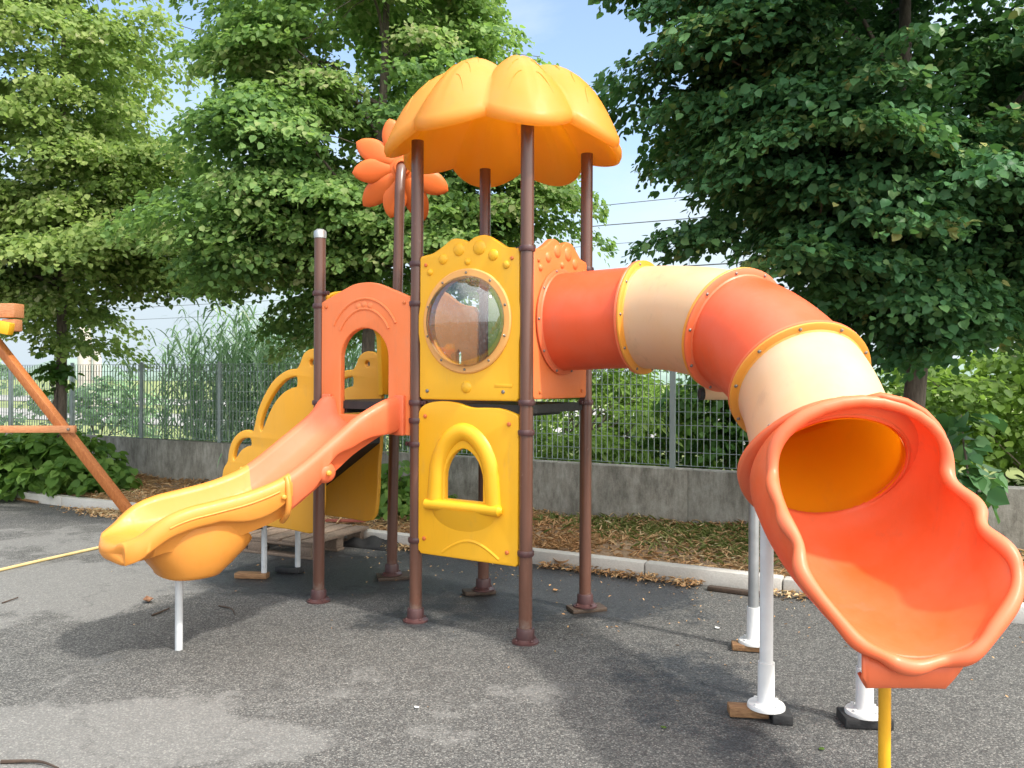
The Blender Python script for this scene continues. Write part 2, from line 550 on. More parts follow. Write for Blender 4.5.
def smooth2(pts, n=6):
    return [(p.x, p.y) for p in catmull([(a, b, 0) for a, b in pts], n, True)]


def circ(cx, cy, r, n=40):
    return [(cx + r * math.cos(2 * math.pi * i / n), cy + r * math.sin(2 * math.pi * i / n)) for i in range(n)]


# ------------------------------------------------------------------ camera, light, sky
cd = bpy.data.cameras.new('camera')
cam = bpy.data.objects.new('camera', cd)
COL.objects.link(cam)
cam.location = (0, 0, H)
cam.rotation_euler = (R(90), R(-.25), 0)
cd.sensor_width = 36
cd.lens = 36 * F / 1024
cd.shift_y = (HY - 384) / 1024
cd.clip_end = 3000
SC.camera = cam

SUN = Vector((0.80, -0.60, 0)).normalized()
EL = R(53)
sd = bpy.data.lights.new('sun', 'SUN')
sd.energy = 2.1
sd.angle = R(3.0)
sd.color = (1, 0.95, 0.87)
so = bpy.data.objects.new('sun', sd)
COL.objects.link(so)
to_sun = SUN * math.cos(EL) + Z * math.sin(EL)
so.rotation_euler = to_sun.to_track_quat('Z', 'Y').to_euler()

w = bpy.data.worlds.new('World')
SC.world = w
w.use_nodes = True
nt = w.node_tree
bg = nt.nodes['Background']
sky = nt.nodes.new('ShaderNodeTexSky')
sky.sky_type = 'NISHITA'
sky.sun_disc = False
sky.sun_elevation = EL
sky.sun_rotation = math.atan2(SUN.x, SUN.y)
sky.air_density = 1.1
sky.dust_density = 2.0
sky.ozone_density = 1.2
tc = nt.nodes.new('ShaderNodeTexCoord')
sep = nt.nodes.new('ShaderNodeSeparateXYZ')
nt.links.new(tc.outputs['Generated'], sep.inputs[0])
zz = math_n(nt, 'MAXIMUM', sep.outputs['Z'], 0.0)
zz = math_n(nt, 'ADD', zz, 0.18)
dv = nt.nodes.new('ShaderNodeVectorMath')
dv.operation = 'DIVIDE'
cb = nt.nodes.new('ShaderNodeCombineXYZ')
for i in range(3): nt.links.new(zz, cb.inputs[i])
nt.links.new(tc.outputs['Generated'], dv.inputs[0])
nt.links.new(cb.outputs[0], dv.inputs[1])
cn = nt.nodes.new('ShaderNodeTexNoise')
cn.inputs['Scale'].default_value = 1.1
cn.inputs['Detail'].default_value = 9
cn.inputs['Roughness'].default_value = 0.6
cn.inputs['Distortion'].default_value = 0.3
nt.links.new(dv.outputs[0], cn.inputs['Vector'])
# more cloud and milky air low down, more blue up high
low = ramp(nt, sep.outputs['Z'], [(0.0, (0.56,) * 3), (0.20, (0.42,) * 3), (0.34, (0.16,) * 3), (0.46, (0.0,) * 3)])
dp = nt.nodes.new('ShaderNodeVectorMath')
dp.operation = 'DOT_PRODUCT'
nt.links.new(tc.outputs['Generated'], dp.inputs[0])
dp.inputs[1].default_value = to_sun
near_sun = math_n(nt, 'MULTIPLY_ADD', dp.outputs['Value'], 0.5)
near_sun.node.inputs[2].default_value = 0.5
cf = math_n(nt, 'ADD', cn.outputs['Fac'], low)
cf = math_n(nt, 'ADD', cf, ramp(nt, near_sun, [(0.55, (0, 0, 0)), (0.8, (0.6,) * 3)]))  # also thickens the unseen sun-side sky, added for fill
cf = math_n(nt, 'SUBTRACT', cf, 0.20)
cfr = ramp(nt, cf, [(0.48, (0.05,) * 3), (0.80, (0.96,) * 3)])
cloud_fill = ramp(nt, near_sun, [(0.30, (2.35, 2.75, 3.05)), (0.55, (3.2, 3.6, 3.9)), (0.80, (9.0, 9.2, 9.2)), (1.0, (13.0, 12.6, 12.0))])  # sun-side stops raised behind the camera as added fill for shaded faces
skyc = mixc(nt, cfr, sky.outputs[0], cloud_fill)
nt.links.new(skyc, bg.inputs['Color'])
bg.inputs['Strength'].default_value = 0.15
SC.view_settings.view_transform = 'Standard'
SC.view_settings.look = 'None'
SC.view_settings.exposure = 1.04
SC.view_settings.gamma = 1
SC.cycles.use_denoising = True
SC.cycles.max_bounces = 10
SC.cycles.transparent_max_bounces = 16
SC.cycles.sample_clamp_indirect = 8

# ------------------------------------------------------------------ the playset frame
def base(px, py):
    Y = F * H / (py - HY)
    return Vector(((px - 512) * Y / F, Y, 0))


P3 = base(526.5, 642)
P2 = base(416.6, 621)
P4 = base(586, 610)
P1 = base(319.5, 602)
P5 = P2 + P4 - P3
P6 = P1 + P5 - P2 + Vector((.0, 0, 0))
U = (P3 - P2).normalized()
V_ = (P4 - P3).normalized()
LU = (P3 - P2).length
LV = (P4 - P3).length
LB = (P2 - P1).length
UB = (P2 - P1).normalized()
NF = U.cross(Z)          # outward from the front edge
NFB = UB.cross(Z)
NR = V_.cross(Z)         # outward from the right edge
play = thing('playground_climber', 'orange and yellow climbing tower with an open slide, a tube slide and a flower roof', 'playset', (-0.4, 5.3, 0))
PR = 0.0385


def clamp(parent, p, z, side=None):
    mb = MB()
    mb.lathe([(PR, -.016), (PR + .007, -.016), (PR + .010, -.008), (PR + .010, .008), (PR + .007, .016), (PR, .016)], p + Z * z, Z, 20)
    if side is not None:
        side = Vector(side).normalized()
        mb.beam(p + Z * z + side * .036, p + Z * z + side * .078, .028, .026, .004)
        mb.lathe([(.0, -.022), (.009, -.022), (.009, .022), (.0, .022)], p + Z * z + side * .06, side.cross(Z), 8)
    return mb.build('clamp', M['clamp'], parent)


def post(p, ztop, clamps, z0=0.0, cap=False, path=None):
    mb = MB()
    pth = path or [p + Z * (z0 + .005), p + Z * .8, p + Z * 1.6, p + Z * ztop]
    mb.tube(pth, PR, 20)
    o = mb.build('post', M['post'], play)
    b = MB()
    b.lathe([(PR, .082), (PR + .009, .082), (PR + .013, .070), (PR + .014, .022), (.064, .014), (.078, .009), (.078, 0), (.0, 0)], p + Z * z0, Z, 24)
    for k in range(4):
        a = k * math.pi / 2 + .6
        b.lathe([(.009, 0), (.009, .012), (.004, .016), (0, .016)], p + Z * (z0 + .009) + Vector((math.cos(a), math.sin(a), 0)) * .062, Z, 6)
    b.build('base_plate', M['clamp'], o)
    for z, s in clamps:
        clamp(o, p, z, s)
    if cap:
        c = MB()
        c.lathe([(PR + .003, -.03), (PR + .005, .0), (PR + .003, .016), (PR * .6, .03), (0, .033)], p + Z * ztop, Z, 20)
        c.build('post_cap', M['steel'], o)
    return o


post(P1, 2.46, [(2.06, UB), (1.975, UB), (1.33, UB)], 0.0, True)
post(P2, 2.96, [(2.20, U), (1.955, -UB), (1.345, U), (1.235, -UB), (1.09, -UB), (0.50, U)])
post(P3, 2.97, [(2.235, -U), (1.36, V_), (1.19, -U), (0.505, -U)])
post(P4, 2.95, [(2.20, -V_), (1.345, -V_)], 0.028)
post(P5, 2.95, [(2.1, -V_), (1.345, U)], 0.028)
fl = at(401, 168, 6.16)
p6p = catmull([P6 + Z * .033, P6 + Z * .9 + Vector((.01, 0, 0)), P6 + Z * 1.9 + Vector((.03, 0, 0)), P6 + Z * 2.75 + Vector((.045, 0, 0)), P6 + Z * 2.93 + Vector((.047, .01, 0)), fl + Vector((.0, -.03, -.02)), fl + Vector((.0, .03, .0))], 6)
post(P6, 3.0, [(2.0, UB), (1.33, UB)], 0.028, False, p6p)

# decks
for (a, b, c, d) in ((P2, P3, P4, P5), (P1, P2, P5, P6)):
    cen = (a + b + c + d) / 4
    mb = MB()
    ring = [cen + (q - cen) * .985 for q in (a, b, c, d)]
    low = [q + Z * 1.295 for q in ring]
    top = [q + Z * 1.345 for q in ring]
    mb.add(low + top, [(3, 2, 1, 0), (4, 5, 6, 7), (0, 1, 5, 4), (1, 2, 6, 5), (2, 3, 7, 6), (3, 0, 4, 7)])
    # stiffening ribs below
    for k in (.25, .5, .75):
        mb.beam(ring[0].lerp(ring[1], k) + Z * 1.28 + (cen - ring[0].lerp(ring[1], .5)) * .05, ring[3].lerp(ring[2], k) + Z * 1.28, .03, .03, 0)
    mb.build('deck', M['deck'], play, smooth=False)


def wavy_top(L, z0, zc, zp1, zn, zp2, bulge=.0):
    """panel outline with a two humped crest"""
    a, b = .047, L - .047
    w_ = b - a
    crest = [(b, zc - .012), (b - .012, zc), (a + .88 * w_, zc + .012), (a + .78 * w_, zc + .055), (a + .68 * w_, zp2), (a + .58 * w_, zp2 - .004),
             (a + .50 * w_, zn)]
    crest2 = [(a + .50 * w_, zn), (a + .43 * w_, zp1), (a + .34 * w_, zp1 + .006), (a + .24 * w_, zc + .048), (a + .13 * w_, zc + .012), (a + .012, zc), (a, zc - .012)]
    c1 = [(p.x, p.y) for p in catmull([(x, y, 0) for x, y in crest], 5)]
    c2 = [(p.x, p.y) for p in catmull([(x, y, 0) for x, y in crest2], 5)]
    zm = (z0 + zc) / 2 + .02
    side_r = [(b, z0 + .012), (b, zm - .12), (b + bulge, zm - .05), (b + bulge, zm + .05), (b, zm + .12)]
    side_l = [(a, zm + .12), (a - bulge, zm + .05), (a - bulge, zm - .05), (a, zm - .12), (a, z0 + .012)]
    return [(a + .012, z0), (b - .012, z0)] + side_r + c1 + c2[1:] + side_l


def bolt(parent, c, N, r=.0115, h0=.018, h1=.032, mat='bolt'):
    b = MB()
    b.lathe([(r, h0), (r, h1 - .004), (r * .55, h1), (0, h1)], c, N, 9)
    return b.build('bolt', M[mat], parent)


TH = 0.046


def add_bubbles(mb, O, S, N, L, zc):
    for fx, dz, r in ((.10, -.06, .022), (.24, .012, .034), (.41, .062, .042), (.50, -.015, .022), (.62, .062, .046), (.76, .012, .036), (.89, -.05, .026)):
        mb.dome(O + S * (.047 + fx * (L - .094)) + Z * (zc + dz - .02) + N * (TH / 2 - .004), N, r, .018, 18, 4)


# bubble panel (upper front)
out = wavy_top(LU, 1.375, 2.235, 2.315, 2.292, 2.325, .012)
mb = plate(out, [circ(LU / 2 - .006, 1.835, .27)], TH, .008, P2, U)
add_bubbles(mb, P2, U, NF, LU, 2.22)
mb.dome(P2 + U * (LU / 2 - .005) + Z * 1.445 + NF * (TH / 2 - .004), NF, .038, .02, 20, 4)
mb.beam(P2 + U * .58 + Z * 1.455 + NF * (TH / 2), P2 + U * .70 + Z * 1.455 + NF * (TH / 2), .006, .02, .002)
bp = mb.build('bubble_panel', M['yellow'], play)
cen = P2 + U * (LU / 2 - .006) + Z * 1.835
mb = MB()
mb.lathe([(.262, .0), (.262, .031), (.268, .036), (.303, .036), (.310, .031), (.312, .02)], cen, NF, 64)
mb.build('window_ring', M['peach'], bp)
mb = MB()
prof = []
for t in range(15):
    a = t / 14 * math.pi / 2
    prof.append((.268 * math.cos(a), .026 + .165 * math.sin(a)))
mb.lathe(prof, cen, NF, 64)
mb.build('bubble_window', M['bubble'], bp)
for k in range(10):
    a = k * math.pi / 5 + .30
    bolt(bp, cen + U * .286 * math.cos(a) + Z * .286 * math.sin(a), NF, .008, .034, .043)
for s_, z_, mt in ((.085, 2.185, 'bolt_red'), (LU - .085, 2.185, 'bolt_red'), (.10, 1.42, 'bolt'), (LU - .14, 1.42, 'bolt')):
    bolt(bp, P2 + U * s_ + Z * z_, NF, mat=mt)

# lower panel with the little window
ins = [(.02 + .045, .445), (LU - .055, .425)]
top = [(LU - .047, 1.26), (LU - .06, 1.285), (.62, 1.315), (.52, 1.318), (.42, 1.318), (.30, 1.345), (.19, 1.350), (.10, 1.335), (.055, 1.31), (.040, 1.28)]
outer = [(.055, .435), (.045, .45)]
tops = [(p.x, p.y) for p in catmull([(x, y, 0) for x, y in top], 4)]
outer = [(.058, .432), (LU - .058, .432), (LU - .047, .445)] + tops + [(.040, .9), (.040, .45)]


def arch(cx, zb, hw, zs, n=14, point=.0):
    pts = [(cx - hw, zb), (cx + hw, zb)]
    for i in range(n + 1):
        a = math.pi * i / n
        ca, sa = math.cos(a), math.sin(a)
        pts.append((cx + hw * math.copysign(abs(ca) ** 1.12, ca), zs + (hw * 1.3 + point) * max(sa, 0) ** 1.12))
    return pts


cx = .365
mb = plate(outer, [arch(cx, .765, .145, .90)], TH, .008, P2, U)
# moulded frame around the window
path = []
for i in range(25):
    a = math.pi * (-.0 + i / 24)
    ca, sa = math.cos(a), math.sin(a)
    path.append(P2 + U * (cx + .198 * math.copysign(abs(ca) ** 1.1, ca)) + Z * (.91 + .27 * max(sa, 0) ** 1.1) + NF * -.004)
path = [P2 + U * (cx + .21) + Z * .76 - NF * .004] + path + [P2 + U * (cx - .21) + Z * .76 - NF * .004]
mb.tube(path, [.060] * len(path), 18)
# sill with the bowl under it
mb.tube([P2 + U * (cx - .275) + Z * .735 + NF * .03, P2 + U * (cx - .26) + Z * .735 + NF * .035, P2 + U * (cx + .26) + Z * .735 + NF * .035, P2 + U * (cx + .275) + Z * .735 + NF * .03], [.016, .034, .034, .016], 14)
bowl = []
nb, mbn = 20, 6
Vb, Fb = [], []
for i in range(mbn + 1):
    for j in range(nb + 1):
        x = -1 + 2 * j / nb
        zt = i / mbn
        dep = .05 * (1 - zt) * max(1 - x * x, 0) ** .5
        Vb.append(P2 + U * (cx + .235 * x) + Z * (.72 - .135 * zt * max(1 - x * x, 0) ** .5) + NF * (.021 + dep))
for i in range(mbn):
    for j in range(nb):
        q = i * (nb + 1) + j
        Fb.append((q, q + 1, q + nb + 2, q + nb + 1))
mb.add(Vb, Fb)
# low mound at the bottom edge
path = [P2 + U * (cx + .05 + x) + Z * (.452 + .085 * math.cos(x / .2 * math.pi / 2)) + NF * .014 for x in np.linspace(-.2, .2, 14)]
mb.tube(path, .014, 8)
wp = mb.build('window_panel', M['yellow'], play)
for s_, z_ in ((.085, 1.265), (LU - .10, 1.235), (.08, .52), (LU - .11, .50)):
    bolt(wp, P2 + U * s_ + Z * z_, NF, .013, mat='bolt_red')

# tube entry panel (right side)
out = wavy_top(LV, 1.385, 2.235, 2.315, 2.285, 2.325, .0)
mb = plate(out, [circ(LV / 2, 1.84, .275)], TH, .008, P3, V_)
add_bubbles(mb, P3, V_, NR, LV, 2.22)
tp = mb.build('tube_entry_panel', M['orange_panel'], play)
for s_, z_ in ((.09, 2.18), (LV - .09, 2.18), (.11, 1.42), (LV - .11, 1.42)):
    bolt(tp, P3 + V_ * s_ + Z * z_, NR, mat='bolt_red')

# slide entry arch panel
a_, b_ = .045, LB - .045
outer = [(a_, 1.15), (b_, 1.15)]
crest = [(b_, 1.99), (b_ - .06, 2.015), (b_ - .14, 2.045), (LB * .62, 2.09), (LB * .5, 2.10), (LB * .38, 2.09), (a_ + .14, 2.045), (a_ + .06, 2.015), (a_, 1.99)]
outer += [(p.x, p.y) for p in catmull([(x, y, 0) for x, y in crest], 4)]
hole = [(.20, 1.25), (LB - .20, 1.25)] + [(LB / 2 + (.5 * LB - .20) * math.cos(math.pi * i / 20), 1.62 + .205 * math.sin(math.pi * i / 20)) for i in range(21)]
mb = plate(outer, [hole], TH, .009, P1, UB)
# raised bow over the arch
for r0 in (.30, .235):
    mb.tube([P1 + UB * (LB / 2 + r0 * 1.02 * math.cos(a)) + Z * (1.66 + (r0 + .045) * math.sin(a)) + NFB * .02 for a in np.linspace(.55, math.pi - .55, 16)], .011, 8)
for k in (-1, 0, 1):
    mb.dome(P1 + UB * (LB / 2 + k * .05) + Z * (1.965 - abs(k) * .01) + NFB * .018, NFB, .026, .014, 12, 3)
ap = mb.build('arch_panel', M['orange_panel'], play)
for s_, z_ in ((.08, 1.965), (LB - .08, 1.965)):
    bolt(ap, P1 + UB * s_ + Z * z_, NFB, .012, mat='bolt_red')

# stair side arch (left edge) in yellow, back panels
SV = (P6 - P1).normalized()
LS = (P6 - P1).length
outer = [(.04, 1.38), (.13, 1.38), (.15, 1.75)] + [(LS / 2 + (.5 * LS - .15) * math.cos(math.pi - math.pi * i / 16), 1.76 + .16 * math.sin(math.pi * i / 16)) for i in range(17)] + [(LS - .13, 1.38), (LS - .04, 1.38), (LS - .04, 2.0)] + \
        [(LS / 2 + (.5 * LS - .05) * math.cos(math.pi * i / 16), 2.02 + .08 * math.sin(math.pi * i / 16)) for i in range(17)] + [(.04, 2.0)]
plate(outer, [], TH, .008, P1, SV).build('stair_arch_panel', M['yellow'], play)
# castle shaped panel at the back of the slide bay, slotted
BU = (P6 - P5).normalized()
LBB = (P6 - P5).length
outer = [(.05, 1.37), (LBB - .05, 1.37), (LBB - .05, 1.93)] + [(p.x, p.y) for p in catmull([(LBB - .08, 1.99, 0), (LBB * .75, 2.02, 0), (LBB * .6, 2.10, 0), (LBB * .5, 2.12, 0), (LBB * .4, 2.10, 0), (LBB * .25, 2.02, 0), (.08, 1.99, 0)], 4)] + [(.05, 1.93)]
holes = [[(x - .028, 1.45), (x + .028, 1.45), (x + .028, 1.68), (x, 1.71), (x - .028, 1.68)] for x in (LBB * .25, LBB * .42, LBB * .58, LBB * .75)]
plate(outer, holes, TH, .008, P5, BU).build('slotted_back_panel', M['peach'], play)
BV = (P5 - P4).normalized()
LG = (P5 - P4).length
outer = [(.05, 1.37), (LG - .05, 1.37)] + [(p.x, p.y) for p in catmull([(LG - .05, 2.1, 0), (LG * .72, 2.16, 0), (LG * .5, 2.2, 0), (LG * .28, 2.16, 0), (.05, 2.1, 0)], 4)]
plate(outer, [], TH, .008, P4, BV).build('green_back_panel', M['green_panel'], play)

# ------------------------------------------------------------------ flower roof
cenR = (P2 + P3 + P4 + P5) / 4 + Vector((.01, -.02, 0))
NP, RR = 8, .735
ph0 = math.atan2(-.7, .16)


def roof_pt(a, t, under=False):
    """a azimuth, t 0 centre .. 1 rim"""
    x = ((a - ph0) / (2 * math.pi) * NP) % 1.0
    x = min(x, 1 - x) * 2          # 0 on the petal axis, 1 in the valley
    lob = (.5 + .5 * math.cos(math.pi * x)) ** .72 * .55 + .45 * max(0, 1 - x ** 2.0) ** .6
    rim = RR * (.865 + .15 * lob)
    r = rim * t
    dome = .355 * (1 - t ** 3.0)
    bul = .082 * (lob - .5) * min(1, t * 1.9) * (1 - .5 * t)
    z = 3.05 + dome + bul
    lk = int(round((a - ph0) / (2 * math.pi) * NP)) % NP
    droop = -(.125 + .02 * math.sin(lk * 2.3)) * lob * t ** 6
    vein = -.011 * math.exp(-(x / .05) ** 2) * min(1, max(0, (t - .25) * 4)) * (1 if t < .93 else 0)
    side = 0
    z += droop + vein
    if under:
        z -= .060 + .03 * (1 - t)
        r *= .965
    return cenR + Vector((math.cos(a) * r, math.sin(a) * r, z))


na = NP * 24
ts = [0, .08, .16, .25, .34, .43, .52, .6, .68, .75, .81, .87, .92, .96, .985, 1.0]
Vr, Fr = [], []
rows = []
for t in ts:
    rows.append([roof_pt(2 * math.pi * j / na, t) for j in range(na)])
# rolled rim
for (dr, dz) in ((1.016, -.022), (1.016, -.05), (1.002, -.074), (.972, -.078)):
    rw = []
    for j in range(na):
        p = roof_pt(2 * math.pi * j / na, 1.0)
        d = p - cenR
        rw.append(cenR + Vector((d.x * dr, d.y * dr, d.z + dz)))
    rows.append(rw)
for t in (.93, .86, .77, .66, .54, .40, .25, .1, 0):
    rows.append([roof_pt(2 * math.pi * j / na, t, True) for j in range(na)])
for rw in rows: Vr += rw
for i in range(len(rows) - 1):
    for j in range(na):
        Fr.append((i * na + j, i * na + (j + 1) % na, (i + 1) * na + (j + 1) % na, (i + 1) * na + j))
mb = MB()
mb.add(Vr, Fr)

# short curved side veins pressed into every petal
for k in range(NP):
    a0 = ph0 + k * 2 * math.pi / NP
    for sgn in (-1, 1):
        for t0 in (.5, .66, .8):
            pts = []
            for q in np.linspace(0, 1, 6):
                p = roof_pt(a0 + sgn * (.07 + .13 * q), t0 + .12 * q * q)
                pts.append(p + Z * .0012)
            mb.tube(pts, [.001, .0025, .003, .003, .0025, .001], 6)
mb.build('flower_roof', M['roof'], play, sharp=60)

# ------------------------------------------------------------------ flower on the bent post
mb = MB()
face = (Vector((0.10, -1, -.12))).normalized()
sx = Vector((0, 0, 1)).cross(face).normalized()
sy = face.cross(sx)
petal_ang = [150, 186, 222, 256, 294, 336, 18, 105]
for i, ad in enumerate(petal_ang):
    a = R(ad)
    d = sx * math.cos(a) + sy * math.sin(a)
    lat = -sx * math.sin(a) + sy * math.cos(a)
    lean = -.02 if i % 2 else -.09
    Lp = .415 if i % 2 == 0 else .385
    nu, nv = 12, 14
    V, Fc = [], []
    for iu in range(nu + 1):
        u = iu / nu
        wd = .092 * (math.sin(math.pi * (.16 + .84 * u) ** 1.15) ** .62 if u < 1 else 0) + .0006
        tk = .040 * (1 - .55 * u) * (1 if u < .9 else max(0.02, math.sqrt(max(0, 1 - ((u - .9) / .1) ** 2))))
        c = fl + Vector((0, .03, 0)) + d * (.09 + (Lp - .09) * u) + face * (lean * u * u * 1.4)
        for iv in range(nv):
            b = 2 * math.pi * iv / nv
            V.append(c + lat * wd * math.cos(b) + face * tk * math.sin(b))
    for iu in range(nu):
        for iv in range(nv):
            Fc.append((iu * nv + iv, iu * nv + (iv + 1) % nv, (iu + 1) * nv + (iv + 1) % nv, (iu + 1) * nv + iv))
    mb.add(V, Fc)
hub = fl + Vector((0, .02, 0))
mb.lathe([(.0, .0), (.066, .0), (.066, .045), (.058, .055), (.045, .055), (.043, .02)], hub, face, 24)
mb.lathe([(.10, -.10), (.16, -.06), (.17, -.02), (.13, .015), (.066, .03), (0, .032)], hub, face, 32)
mb.build('flower_ornament', M['flower'], play, sharp=60)

# ------------------------------------------------------------------ open slide on the left
E0 = P1 + UB * (LB * .5) + NFB * .02
Dd = Vector((-.756, -.654, 0)).normalized()
Ld = Vector((.654, -.756, 0)).normalized()
RAIL = [(-.05, 1.375), (0, 1.385), (.08, 1.365), (.165, 1.31), (.4, 1.135), (.66, .955), (.85, .885), (1.06, .845), (1.20, .822), (1.30, .788), (1.37, .742), (1.43, .692), (1.49, .662)]
BED = [(-.05, 1.205), (0, 1.20), (.08, 1.175), (.165, 1.115), (.4, .935), (.66, .755), (.85, .685), (1.06, .645), (1.20, .634), (1.30, .636), (1.37, .642), (1.43, .646), (1.49, .645)]
HW = [(-.05, .28), (0, .28), (.2, .285), (.66, .285), (1.0, .275), (1.25, .265), (1.34, .256), (1.41, .238), (1.455, .214), (1.49, .182)]


def slide_frame(t):
    k = min(max(t / .25, 0), 1)
    lat = UB.lerp(Ld, k * k * (3 - 2 * k)).normalized()
    c = E0 + Dd * t
    return c, lat


def slide_section(t0, t1, n, lower):
    V, Fc = [], []
    m = 0
    for i in range(n + 1):
        t = t0 + (t1 - t0) * i / n
        c, lat = slide_frame(t)
        hw = sm_interp(t, HW)
        zr, zb = sm_interp(t, RAIL), sm_interp(t, BED)
        wv = .022 * math.sin(t * 13.0) + .012 * math.sin(t * 29)
        wv = .040 * math.sin(t * 12.0 + .6) + .012 * math.sin(t * 29)
        skirt = .150 + wv if not lower else (.115 + .035 * math.sin((t - .62) * 8.5)) * (1 - .55 * max(0, (t - 1.2) / .37))
        ub = .052
        kk = min(1, max(0, (t - 1.22) / .16)) if lower else 0
        if lower: skirt = max(.10, skirt)
        ub = .052 + (.05 * max(0, (t - 1.3) / .19) if lower else 0)
        dep = zr - zb
        half = [(0, zb), (.45 * hw, zb + .004), (.68 * hw, zb + .03 * dep / .17), (.80 * hw, zb + .40 * dep), (.86 * hw, zr - .18 * dep), (.91 * hw, zr - .05 * dep),
                (1.0 * hw, zr), (1.0 * hw + .022, zr - .006), (1.0 * hw + .036, zr - .022), (hw + .042, zr - .05), (hw + .046, zr - skirt),
                (hw + .038, zr - skirt - .012), (hw + .028, zr - skirt - .004 * kk), (hw + .012, zr - skirt * (.7 + .45 * kk)), (.88 * hw, zb - ub * (.7 + .3 * kk)), (.6 * hw, zb - ub), (0, zb - ub - .002)]
        if lower:
            # tip: everything shrinks into a rounded lip
            pass
        full = [(-a, z) for a, z in reversed(half[1:-1])]
        loop = half + full
        m = len(loop)
        for a, z in loop:
            V.append(Vector((c.x, c.y, 0)) + lat * a + Z * z)
    for i in range(n):
        for j in range(m):
            Fc.append((i * m + j, i * m + (j + 1) % m, (i + 1) * m + (j + 1) % m, (i + 1) * m + j))
    Fc.append(tuple(range(m)))
    if lower:
        # rounded lip closing the run-out
        c, lat = slide_frame(t1)
        base_ = [(Vector((v.x, v.y, 0)) - Vector((c.x, c.y, 0))).dot(lat) for v in V[n * m:(n + 1) * m]]
        zs_ = [v.z for v in V[n * m:(n + 1) * m]]
        zm = (max(zs_) + min(zs_)) / 2
        q_ = 8
        for k in range(1, q_ + 1):
            ph = k / q_ * math.pi / 2
            cc = c + Dd * (.06 * math.sin(ph))
            for a, z in zip(base_, zs_):
                edge = abs(a) / .2
                V.append(Vector((cc.x, cc.y, 0)) - Dd * (.045 * edge * edge * math.sin(ph)) + lat * (a * (1 - .22 * (1 - math.cos(ph)))) + Z * (zm + (z - zm) * math.cos(ph)))
        for i in range(n, n + q_):
            for j in range(m):
                Fc.append((i * m + j, i * m + (j + 1) % m, (i + 1) * m + (j + 1) % m, (i + 1) * m + j))
        n = n + q_
    if not lower: Fc.append(tuple(n * m + j for j in reversed(range(m))))
    mb = MB()
    mb.add(V, Fc)
    return mb


mb = slide_section(-.02, .655, 34, False)
# mounting plate against the arch panel
for sg in (-1, 1):
    q = P1 + UB * (LB / 2 + sg * .305) + Z * 1.265 + NFB * .035
    mb.box(q, (.075, .03, .25), Matrix((UB, NFB, Z)).transposed(), .008)
us = mb.build('upper_slide', M['orange'], play, sharp=50)
us['label'] = 'orange upper half of the open slide'
for tt in (.43,):
    c, lat = slide_frame(tt)
    q = c + lat * .325 + Z * (sm_interp(tt, RAIL) - .165)
    mb = MB()
    mb.dome(q - lat * .02, lat, .062, .035, 20, 4)
    mb.build('bolt_boss', M['orange'], us)
    mb = MB()
    mb.lathe([(.016, .0), (.016, .02), (.008, .026), (0, .026)], q + lat * .005, lat, 10)
    mb.build('bolt_cap', M['flange_yellow'], us)
mb = slide_section(.645, 1.49, 56, True)
for v in mb.v:  # sit a hair proud of the orange half
    pass
# pedestal moulded under the run-out
cP, latP = slide_frame(1.13)
prof = []
V, Fc = [], []
n_ = 28
lv = [(0.0, 1.18, .24), (.25, 1.15, .235), (.55, .80, .22), (.85, .66, .205), (1.0, .60, .19)]
for (q, sxx, syy) in [(0, .29, .272), (.12, .28, .276), (.3, .255, .268), (.6, .205, .25), (.85, .165, .225), (.96, .155, .215), (1.0, .14, .20)]:
    for j in range(n_):
        a = 2 * math.pi * j / n_
        ca, sa = math.cos(a), math.sin(a)
        ca = math.copysign(abs(ca) ** .8, ca); sa = math.copysign(abs(sa) ** .7, sa)
        z = .575 - .155 * q + (.135 * abs(sa) ** 3 * (1 - q) ** 3)
        V.append(Vector((cP.x, cP.y, 0)) + Dd * (sxx * ca + .04 * q - .06) + latP * (syy * sa) + Z * z)
for i in range(6):
    for j in range(n_):
        Fc.append((i * n_ + j, i * n_ + (j + 1) % n_, (i + 1) * n_ + (j + 1) % n_, (i + 1) * n_ + j))
Fc.append(tuple(6 * n_ + j for j in range(n_)))
mb.add(V, Fc)
# moulded bead along the flanks
for sg in (-1, 1):
    pts = []
    for tt in np.linspace(.72, 1.30, 20):
        c, lat = slide_frame(tt)
        pts.append(c + lat * sg * (sm_interp(tt, HW) + .042) + Z * (sm_interp(tt, RAIL) - .062))
    mb.tube(pts, .006, 8)
# joint collar hugging the seam on both outer sides
for sg in (-1, 1):
    for tt in (.635, .672):
        c, lat = slide_frame(tt)
        hw, zr, zb = sm_interp(tt, HW), sm_interp(tt, RAIL), sm_interp(tt, BED)
        pts = [(hw + .02, zr - .012), (hw + .042, zr - .05), (hw + .05, zr - .10), (hw + .052, zr - .16), (hw + .03, zr - .215), (hw - .03, zb - .06)]
        if tt > .65: mb.tube(catmull([c * 1 + lat * sg * a + Z * z for a, z in pts], 4), .017, 10)
ls = mb.build('lower_slide', M['slide_yellow'], play, sharp=50)
ls['label'] = 'yellow run-out half of the open slide'
mb = MB()
c, lat = slide_frame(.70)
q = c + lat * .322 + Z * (sm_interp(.70, RAIL) - .10)
mb.lathe([(.014, .0), (.014, .022), (.007, .028), (0, .028)], q, lat, 10)
mb.build('bolt_cap', M['flange_yellow'], ls)
mb = MB()
foot = base(180, 651)
mb.tube([foot, foot + Z * .25, foot + Z * .46], .0205, 16)
mb.build('slide_leg', M['grey_leg'], play)

